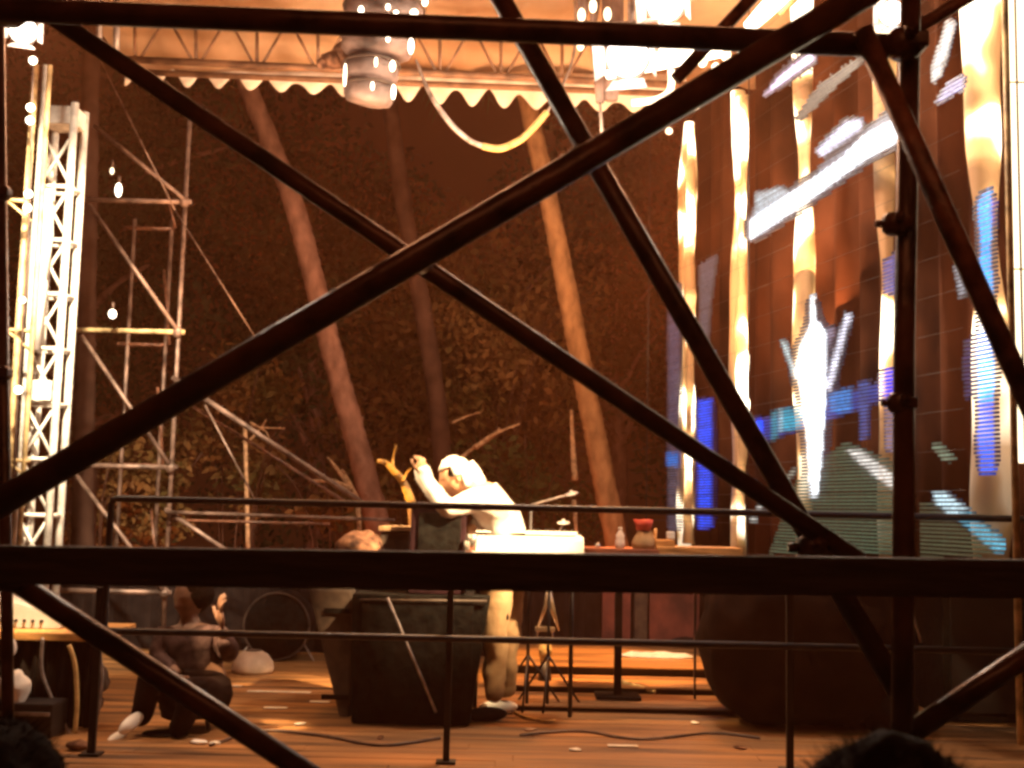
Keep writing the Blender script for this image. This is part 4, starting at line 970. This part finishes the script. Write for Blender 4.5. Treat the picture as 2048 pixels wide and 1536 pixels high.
# seated musician in brown
Ym = 7.15
T = thing('person', 'seated person in brown patterned clothes and pale shoes, one hand raised', 'person', (P(370, 1440, Ym).x, Ym, 0))
def q(x, y, d=0): return P(x, y, Ym + d)
J = [(q(395, 1372), .135), (q(392, 1320), .13), (q(385, 1275), .15), (q(380, 1248), .07), (q(378, 1232), .052), (q(376, 1216), .05),
     (q(330, 1270, -.02), .06), (q(318, 1318, -.08), .045), (q(350, 1345, -.2), .036), (q(362, 1350, -.24), .03),
     (q(432, 1272, -.02), .06), (q(462, 1315, -.08), .046), (q(448, 1270, -.16), .036), (q(444, 1252, -.18), .028),
     (q(350, 1385, -.1), .09), (q(300, 1352, -.3), .068), (q(290, 1410, -.28), .052), (q(276, 1452, -.26), .036),
     (q(430, 1392, -.1), .09), (q(385, 1372, -.36), .068), (q(370, 1430, -.34), .052), (q(352, 1470, -.3), .036)]
E = [(0, 1), (1, 2), (2, 3), (3, 4), (4, 5), (2, 6), (6, 7), (7, 8), (8, 9), (2, 10), (10, 11), (11, 12), (12, 13), (0, 14), (14, 15), (15, 16), (16, 17), (0, 18), (18, 19), (19, 20), (20, 21)]
body_obj('body', J, E, [(q(380, 1196), (-.45, -.85, -.2), (0, 0, 1), .25)],
         [(q(362, 1350, -.24), (.3, -.2, -1), (0, -1, 0), .17, .5, 1), (q(444, 1256, -.18), (-.15, -.1, 1), (-1, -.4, 0), .22, .3, 1)], 'dark_skin', T)
cl = [(p, (r + (.03 if i < 3 else .018))) for i, (p, r) in enumerate(J)]
cloth_obj('shirt', [cl[i] for i in (0, 1, 2, 6, 7, 10, 11, 8, 12)], [(0, 1), (1, 2), (2, 3), (3, 4), (4, 7), (2, 5), (5, 6), (6, 8)], 'patterned_cloth', T, .014, 3)
cloth_obj('trousers', [cl[i] for i in (0, 14, 15, 16, 17, 18, 19, 20, 21)], [(0, 1), (1, 2), (2, 3), (3, 4), (0, 5), (5, 6), (6, 7), (7, 8)], 'dark_red_cloth', T, .012, 5)
bm = B(); hc = q(380, 1196) + Vector((.018, .035, .035)); ball(bm, hc, .130, (.86, .95, .95), None, 24, 16); crumple(bm, .012, 30); link('hair', bm, 'hair', T, True)
for i, (ax_, ay, bx, by) in enumerate(((282, 1430, 243, 1462), (248, 1468, 214, 1496))):
    a = P(ax_, ay, Ym - .32); b = P(bx, by, Ym - .42); bm = B(); mid = a.lerp(b, .5); d = (b - a); L_ = d.length
    rot = Matrix((d.normalized(), d.cross(Vector((0, -1, 0))).normalized(), Vector((0, -1, 0)))).transposed()
    ball(bm, mid, 1, (L_ * .62, .034, .04), d.to_track_quat('X', 'Z').to_matrix(), 18, 12); link('shoe', bm, 'white_cloth', T, True)
spot('hand_light', (-2.9, 5.6, 4.2), q(444, 1235, -.17), 4500, WARM, 6, .05)  # unseen spot added to whiten the raised hand
spot('left_player_light', (-3.1, 6.0, 4.4), q(350, 1350), 360, (1, .66, .4), 26)
T = thing('low_stool', 'low dark stool under the seated person', 'stool', (q(400, 1440).x, Ym, 0))
c = q(400, 1398); bm = B(); lathe(bm, (c.x, Ym, max(.1, c.z - .06)), [(.15, 0), (.17, .02), (.17, .05), (.14, .06)], 20); link('seat', bm, 'cabinet_brown', T, True)
for k in range(4): an = k * 1.57 + .6; bar('leg', Vector((c.x + .11 * math.cos(an), Ym + .11 * math.sin(an), c.z - .05)), Vector((c.x + .16 * math.cos(an), Ym + .16 * math.sin(an), .01)), .013, 'black_paint', T)
# round drum right of him, small pale drum
T = thing('bass_drum', 'large dark round drum standing between the seated person and brown case', 'drum', (P(562, 1340, 10.4).x, 10.4, 0))
c = P(562, 1248, 10.4); r = .27; c.z = max(c.z, r + .02)
bm = B(); lathe(bm, c + Vector((0, -.2, 0)), [(r * .96, 0), (r, .01), (r, .4), (r * .96, .42)], 36, (0, 1, 0)); link('shell', bm, 'black_cloth', T, True)
bm = B(); pts = [c + Vector((r * 1.02 * math.cos(t * .2094), -.205, r * 1.02 * math.sin(t * .2094))) for t in range(31)]; tube(bm, pts, .009, 8); link('hoop', bm, 'cabinet_brown', T, True)
bm = B(); lathe(bm, c + Vector((0, -.206, 0)), [(r * .93, 0), (r * .93, -.004), (.02, -.006)], 30, (0, 1, 0)); link('drumhead', bm, 'cabinet_black', T, True)
for s in (-1, 1): bar('spur', c + Vector((s * .2, -.1, -.12)), Vector((c.x + s * .32, c.y - .18, .01)), .008, 'grey_steel', T)
c = FL(505, 1346); T = thing('hand_drum', 'small pale dome shaped drum on the floor beside the dark round drum', 'drum', (c.x, c.y, 0))
bm = B(); lathe(bm, (c.x, c.y, .004), [(.15, 0), (.165, .03), (.15, .09), (.11, .14), (.07, .165), (.02, .17)], 26); link('shell', bm, 'drum_skin', T, True)
bm = B(); lathe(bm, (c.x, c.y, .170), [(.06, 0), (.06, .008), (.02, .012)], 20); link('drumhead', bm, 'cabinet_brown', T, True)
# litter of small things at his feet
for i, (x, y, s, m, nm, lab) in enumerate(((398, 1488, (.045, .03, .012), 'white_cloth', 'paper_scrap', 'bright white paper scrap on the boards below the seated person'), (430, 1490, (.03, .02, .010), 'tape', 'paper_scrap', 'small tan paper scrap right of the bright white one'), (155, 1500, (.06, .05, .03), 'brown_cloth', 'rag', 'brownish rag on the boards below the draped table'), (170, 1432, (.10, .07, .10), 'brown_cloth', 'cloth_bag', 'brown cloth bag between the draped table and the seated person'), (185, 1398, (.09, .1, .12), 'cabinet_brown', 'cloth_bag', 'upper brown bag behind the feet of the seated person'), (330, 1470, (.13, .1, .012), 'black_cloth', 'foot_mat', 'flat dark mat under the seated person'))):
    a = FL(x, y); bm = B(); ball(bm, (a.x, a.y, s[2] * .9), 1, s, None, 20, 12); crumple(bm, s[2] * .4, 14, i)
    for v in bm.verts: v.co.z = max(v.co.z, .003)
    o = recenter(link(nm, bm, m, None, True)); tag(o, lab, nm.split('_')[-1])

# =================================================================== THE MUSICIAN IN WHITE
Yp = 7.68
T = thing('person', 'musician in white shirt and headscarf bending left over the keyboard, arm raised', 'person', (P(990, 1430, Yp).x, Yp, 0))
def q(x, y, d=0): return P(x, y, Yp + d)
floor_y = 1024
foot1 = Vector((q(990, 1400).x, Yp - .05, .03)); foot2 = Vector((q(1012, 1400).x, Yp + .22, .03))
J = [(q(1012, 1090), .14), (q(1006, 1052), .13), (q(990, 1015), .145), (q(966, 988), .10), (q(945, 972), .058), (q(930, 960), .052),
     (q(955, 1000, -.15), .062), (q(896, 1020, -.26), .048), (q(858, 974, -.26), .042), (q(845, 946, -.26), .034),
     (q(985, 1005, .12), .062), (q(968, 1050, .0), .046), (q(940, 1060, -.08), .036), (q(930, 1062, -.1), .028),
     (q(998, 1130, -.05), .095), (q(992, 1260, -.08), .065), (q(990, 1340, -.02), .056), (foot1 + Vector((0, 0, .07)), .038),
     (q(1022, 1130, .12), .095), (q(1016, 1260, .08), .065), (q(1012, 1340, .18), .056), (foot2 + Vector((0, 0, .07)), .038)]
body_obj('body', J, E, [(q(912, 955), (-1, -.12, -.45), (-.35, 0, 1), .25)],
         [(q(843, 946, -.28), (-.05, -.1, 1), (.5, -.85, 0), .165, 1.15, 1), (q(930, 1062, -.1), (-1, -.2, -.1), (0, 0, -1), .18, .4, 1)], 'skin', T)
cl = [(p, (r + .022)) for p, r in J]
cloth_obj('shirt', [cl[i] for i in (0, 1, 2, 3, 6, 7, 8, 10, 11, 12)] + [(cl[9][0], .060), (cl[9][0] + Vector((-.015, 0, .055)), .052)], [(0, 1), (1, 2), (2, 3), (2, 4), (4, 5), (5, 6), (6, 10), (10, 11), (2, 7), (7, 8), (8, 9)], 'white_cloth', T, .014, 8)  # white sleeve drawn over the fist to give its overexposed look
cloth_obj('trousers', [cl[i] for i in (0, 14, 15, 16, 17, 18, 19, 20, 21)], [(0, 1), (1, 2), (2, 3), (3, 4), (0, 5), (5, 6), (6, 7), (7, 8)], 'tan_cloth', T, .02, 9)
# headscarf: cap over the crown and the nape, face left free
bm = B(); fw = Vector((-1, -.12, -.45)).normalized(); uv = Vector((-.35, 0, 1)); sd = uv.cross(fw).normalized(); uv = fw.cross(sd).normalized(); rot = Matrix((fw, sd, uv)).transposed()
vs = ball(bm, (0, 0, 0), 1, (.115, .098, .140), None, 32, 22)
bmesh.ops.delete(bm, geom=[v for v in bm.verts if (v.co.x > .028 and v.co.z < .075) or v.co.z < -.10 or (v.co.x > -.01 and v.co.z < .0)], context='VERTS')
bmesh.ops.solidify(bm, geom=bm.faces, thickness=.008); crumple(bm, .006, 30)
bmesh.ops.transform(bm, matrix=Matrix.Translation(q(914, 953)) @ rot.to_4x4(), verts=bm.verts); link('headscarf', bm, 'white_cloth', T, True)
bm = B(); tube(bm, smooth_path([q(938, 925, 0), q(952, 950, .0), q(958, 980, .0), q(972, 1000, 0)], 4), [.03 + .004 * i for i in range(13)], 12); crumple(bm, .008, 20); link('scarf_tail', bm, 'white_cloth', T, True)
bm = B(); ball(bm, (.012, -.070, .030), 1, (.042, .014, .034), None, 14, 10); ball(bm, (.012, .070, .030), 1, (.042, .014, .034), None, 14, 10)
bmesh.ops.transform(bm, matrix=Matrix.Translation(q(914, 953)) @ rot.to_4x4(), verts=bm.verts); crumple(bm, .005, 40); link('hair', bm, 'hair', T, True)
for k, ft in enumerate((foot1, foot2)):
    bm = B(); ball(bm, ft + Vector((-.05, -.04, .012)), 1, (.14, .05, .045), Matrix.Rotation(R(25), 3, 'Z'), 20, 12)
    for v in bm.verts: v.co.z = max(v.co.z, .003)
    link('shoe', bm, 'black_cloth' if k == 0 else 'white_cloth', T, True)
# waist bag
bm = B(); c = q(990, 1232, -.10); box(bm, c, (.17, .06, .05), bevel=.015); link('hip_strap', bm, 'black_cloth', T)

# =================================================================== FOREGROUND SCAFFOLD
Y = 2.25
T = thing('pole_scaffold', 'dark brown scaffold poles crossing close in front of the camera', 'scaffold', (0, Y, GZ))
def fpole(name, a, b, r, m='dark_steel', Ya=Y, Yb=None):
    return bar(name, P(*a, Ya), P(*b, Yb or Ya), r, m, T, 20)
fpole('top_rail', (-160, 12), (1835, 94), .0235)
fpole('diagonal_brace', (-120, 1076), (1745, -20), .0262, Ya=2.12, Yb=2.12)
fpole('diagonal_brace', (40, -10), (1720, 1122), .0185, Ya=2.32, Yb=2.32)
fpole('diagonal_brace', (980, -40), (1800, 1389), .0215, Ya=2.4, Yb=2.4)
# right upright is truly vertical
b_ = P(1800, 1120, 2.2)
xx = P(1812, 560, 2.28).x
bm = B(); tube(bm, [P(1822, -60, 2.28), P(1808, 700, 2.28), P(1803, 1800, 2.28)], .0200, 20); link('upright', bm, 'dark_steel', T, True)
fpole('diagonal_brace', (1725, 60), (2110, 922), .0205, 'rusty_steel', Ya=2.2, Yb=2.2)
fpole('diagonal_brace', (0, 1142), (760, 1642), .0200, Ya=2.2, Yb=2.2)
fpole('diagonal_brace', (2140, 1252), (1800, 1480), .0215, Ya=2.35, Yb=2.35)
fpole('upper_brace', (1352, 158), (1520, -22), .0185, 'rusty_steel', Ya=3.2, Yb=3.2)
fpole('upper_brace', (1830, 58), (1980, -32), .0170, 'rusty_steel', Ya=2.9, Yb=2.9)
bm = B(); tube(bm, [P(-4, -60, 3.4), P(14, 1250, 3.4), P(18, 1800, 3.4)], .017, 18); link('upright', bm, 'dark_steel', T, True)
# the deck beam
a = P(-200, 1126, 2.05); b = P(2250, 1160, 2.05); d = (b - a).normalized()
rot = Matrix((d, Vector((0, 1, 0)), d.cross(Vector((0, 1, 0))))).transposed()
bm = B(); box(bm, (a + b) / 2, ((b - a).length, .045, .064), rot, .004); link('deck_beam', bm, 'beam_wood', T)
for (x, y, Yc_, r) in ((1808, 88, 2.24, .034), (1790, 448, 2.26, .025), (1800, 806, 2.28, .024), (1166, 318, 2.26, .029), (835, 522, 2.22, .026), (16, 20, 2.3, .036), (1628, 1096, 2.35, .033), (26, 1155, 2.2, .03), (3, 386, 3.38, .026), (3, 746, 3.38, .026)):
    c = P(x, y, Yc_); bm = B(); lathe(bm, c - Vector((0, .0, r * .8)), [(r * .7, 0), (r, r * .3), (r, r * 1.3), (r * .7, r * 1.6)], 14); tube(bm, [c + Vector((-r, -.0, 0)), c + Vector((-r * 1.5, 0, 0))], r * .3, 8); tube(bm, [c + Vector((0, -r * .8, r * .3)), c + Vector((0, -r * 1.5, r * .3))], r * .22, 8); tube(bm, [c + Vector((0, -r * 1.25, r * .3)), c + Vector((0, -r * 1.45, r * .3))], r * .42, 6); box(bm, c + Vector((r * .5, -r * .3, 0)), (r * 1.2, r * 1.5, r * .9), bevel=r * .15); link('coupler', bm, 'dark_steel', T, True)

# =================================================================== ONLOOKERS IN THE FOREGROUND
def onlooker(px, py, Y, sc, label, hairy):
    c = P(px, py, Y); hz = c.z - .12
    T = thing('person', label, 'person', (c.x, Y, GZ), 'onlookers seen from behind')
    g = GZ; hh = hz
    Jt = [((0, 0, .92), .15), ((0, 0, 1.12), .145), ((0, 0, 1.34), .15), ((0, 0, 1.45), .06), ((0, 0, 1.53), .055),
          ((-.19, 0, 1.38), .062), ((-.25, 0, 1.12), .048), ((-.24, .08, .88), .036), ((.19, 0, 1.38), .062), ((.25, 0, 1.12), .048), ((.24, .08, .88), .036),
          ((-.1, 0, .84), .10), ((-.11, 0, .47), .068), ((-.11, 0, .09), .042), ((.1, 0, .84), .10), ((.11, 0, .47), .068), ((.11, 0, .09), .042)]
    Et = [(0, 1), (1, 2), (2, 3), (3, 4), (2, 5), (5, 6), (6, 7), (2, 8), (8, 9), (9, 10), (0, 11), (11, 12), (12, 13), (0, 14), (14, 15), (15, 16)]
    k = (hh - g) / 1.64; f = lambda p: Vector((c.x + p[0] * k, Y + p[1] * k, g + p[2] * k))
    body_obj('body', [(f(p), r * k) for p, r in Jt], Et, [((c.x, Y, hh), (0, 1, 0), (0, 0, 1), .24)],
             [(f((-.24, .08, .88)), (0, .2, -1), (1, 0, 0), .18, .4, 1), (f((.24, .08, .88)), (0, .2, -1), (-1, 0, 0), .18, .4, 1)], 'dark_skin', T)
    cloth_obj('jacket', [(f(Jt[i][0]), (Jt[i][1] + .022) * k) for i in (0, 1, 2, 5, 6, 8, 9)], [(0, 1), (1, 2), (2, 3), (3, 4), (2, 5), (5, 6)], 'black_cloth', T)
    cloth_obj('trousers', [(f(Jt[i][0]), (Jt[i][1] + .02) * k) for i in (0, 11, 12, 13, 14, 15, 16)], [(0, 1), (1, 2), (2, 3), (0, 4), (4, 5), (5, 6)], 'black_cloth', T)
    for s in (-1, 1):
        bm = B(); ball(bm, (c.x + s * .11, Y + .06, g + .045), 1, (.05, .13, .045)); link('shoe', bm, 'black_paint', T, True)
    bm = B(); hc = Vector((c.x, Y - .015, hh + .02)); ball(bm, hc, 1, (.098 * sc, .115 * sc, .125 * sc), None, 36, 24); crumple(bm, .012, 26)
    rn = random.Random(int(px))
    for i in range(2600 if hairy else 900):
        dv = Vector((rn.gauss(0, 1), rn.gauss(0, 1) - .2, rn.gauss(0, 1) + .5)).normalized()
        p = hc + Vector((dv.x * .098, dv.y * .115, dv.z * .125)) * sc; e = p + dv * rn.uniform(.008, .022) + Vector((rn.uniform(-.01, .01), rn.uniform(-.01, .01), rn.uniform(-.014, .006)))
        s_ = dv.orthogonal().normalized() * .0012
        bm.faces.new((bm.verts.new(p - s_), bm.verts.new(p + s_), bm.verts.new(e)))
    link('hair', bm, 'hair', T, True)
onlooker(1780, 1545, 1.15, 1.05, 'person seen from behind with fuzzy dark hair at the bottom right', True)
onlooker(-8, 1475, 1.6, 1.0, 'person seen from behind, dark head at the bottom left corner', False)

bm = B(); box(bm, (0, 0, 4.3), (86, 86, 12.6)); o = link('haze', bm, 'black_paint'); o['kind'] = 'stuff'; o.data.materials.clear()
m = bpy.data.materials.new('haze_air'); m.use_nodes = True; n = m.node_tree.nodes; n.remove(n['Principled BSDF'])
v = n.new('ShaderNodeVolumePrincipled'); v.inputs['Density'].default_value = .0046; v.inputs['Color'].default_value = (1, .33, .13, 1); v.inputs['Anisotropy'].default_value = .35
m.node_tree.links.new(v.outputs[0], n['Material Output'].inputs['Volume']); o.data.materials.append(m)
settle()
print('objects', len(S.objects))
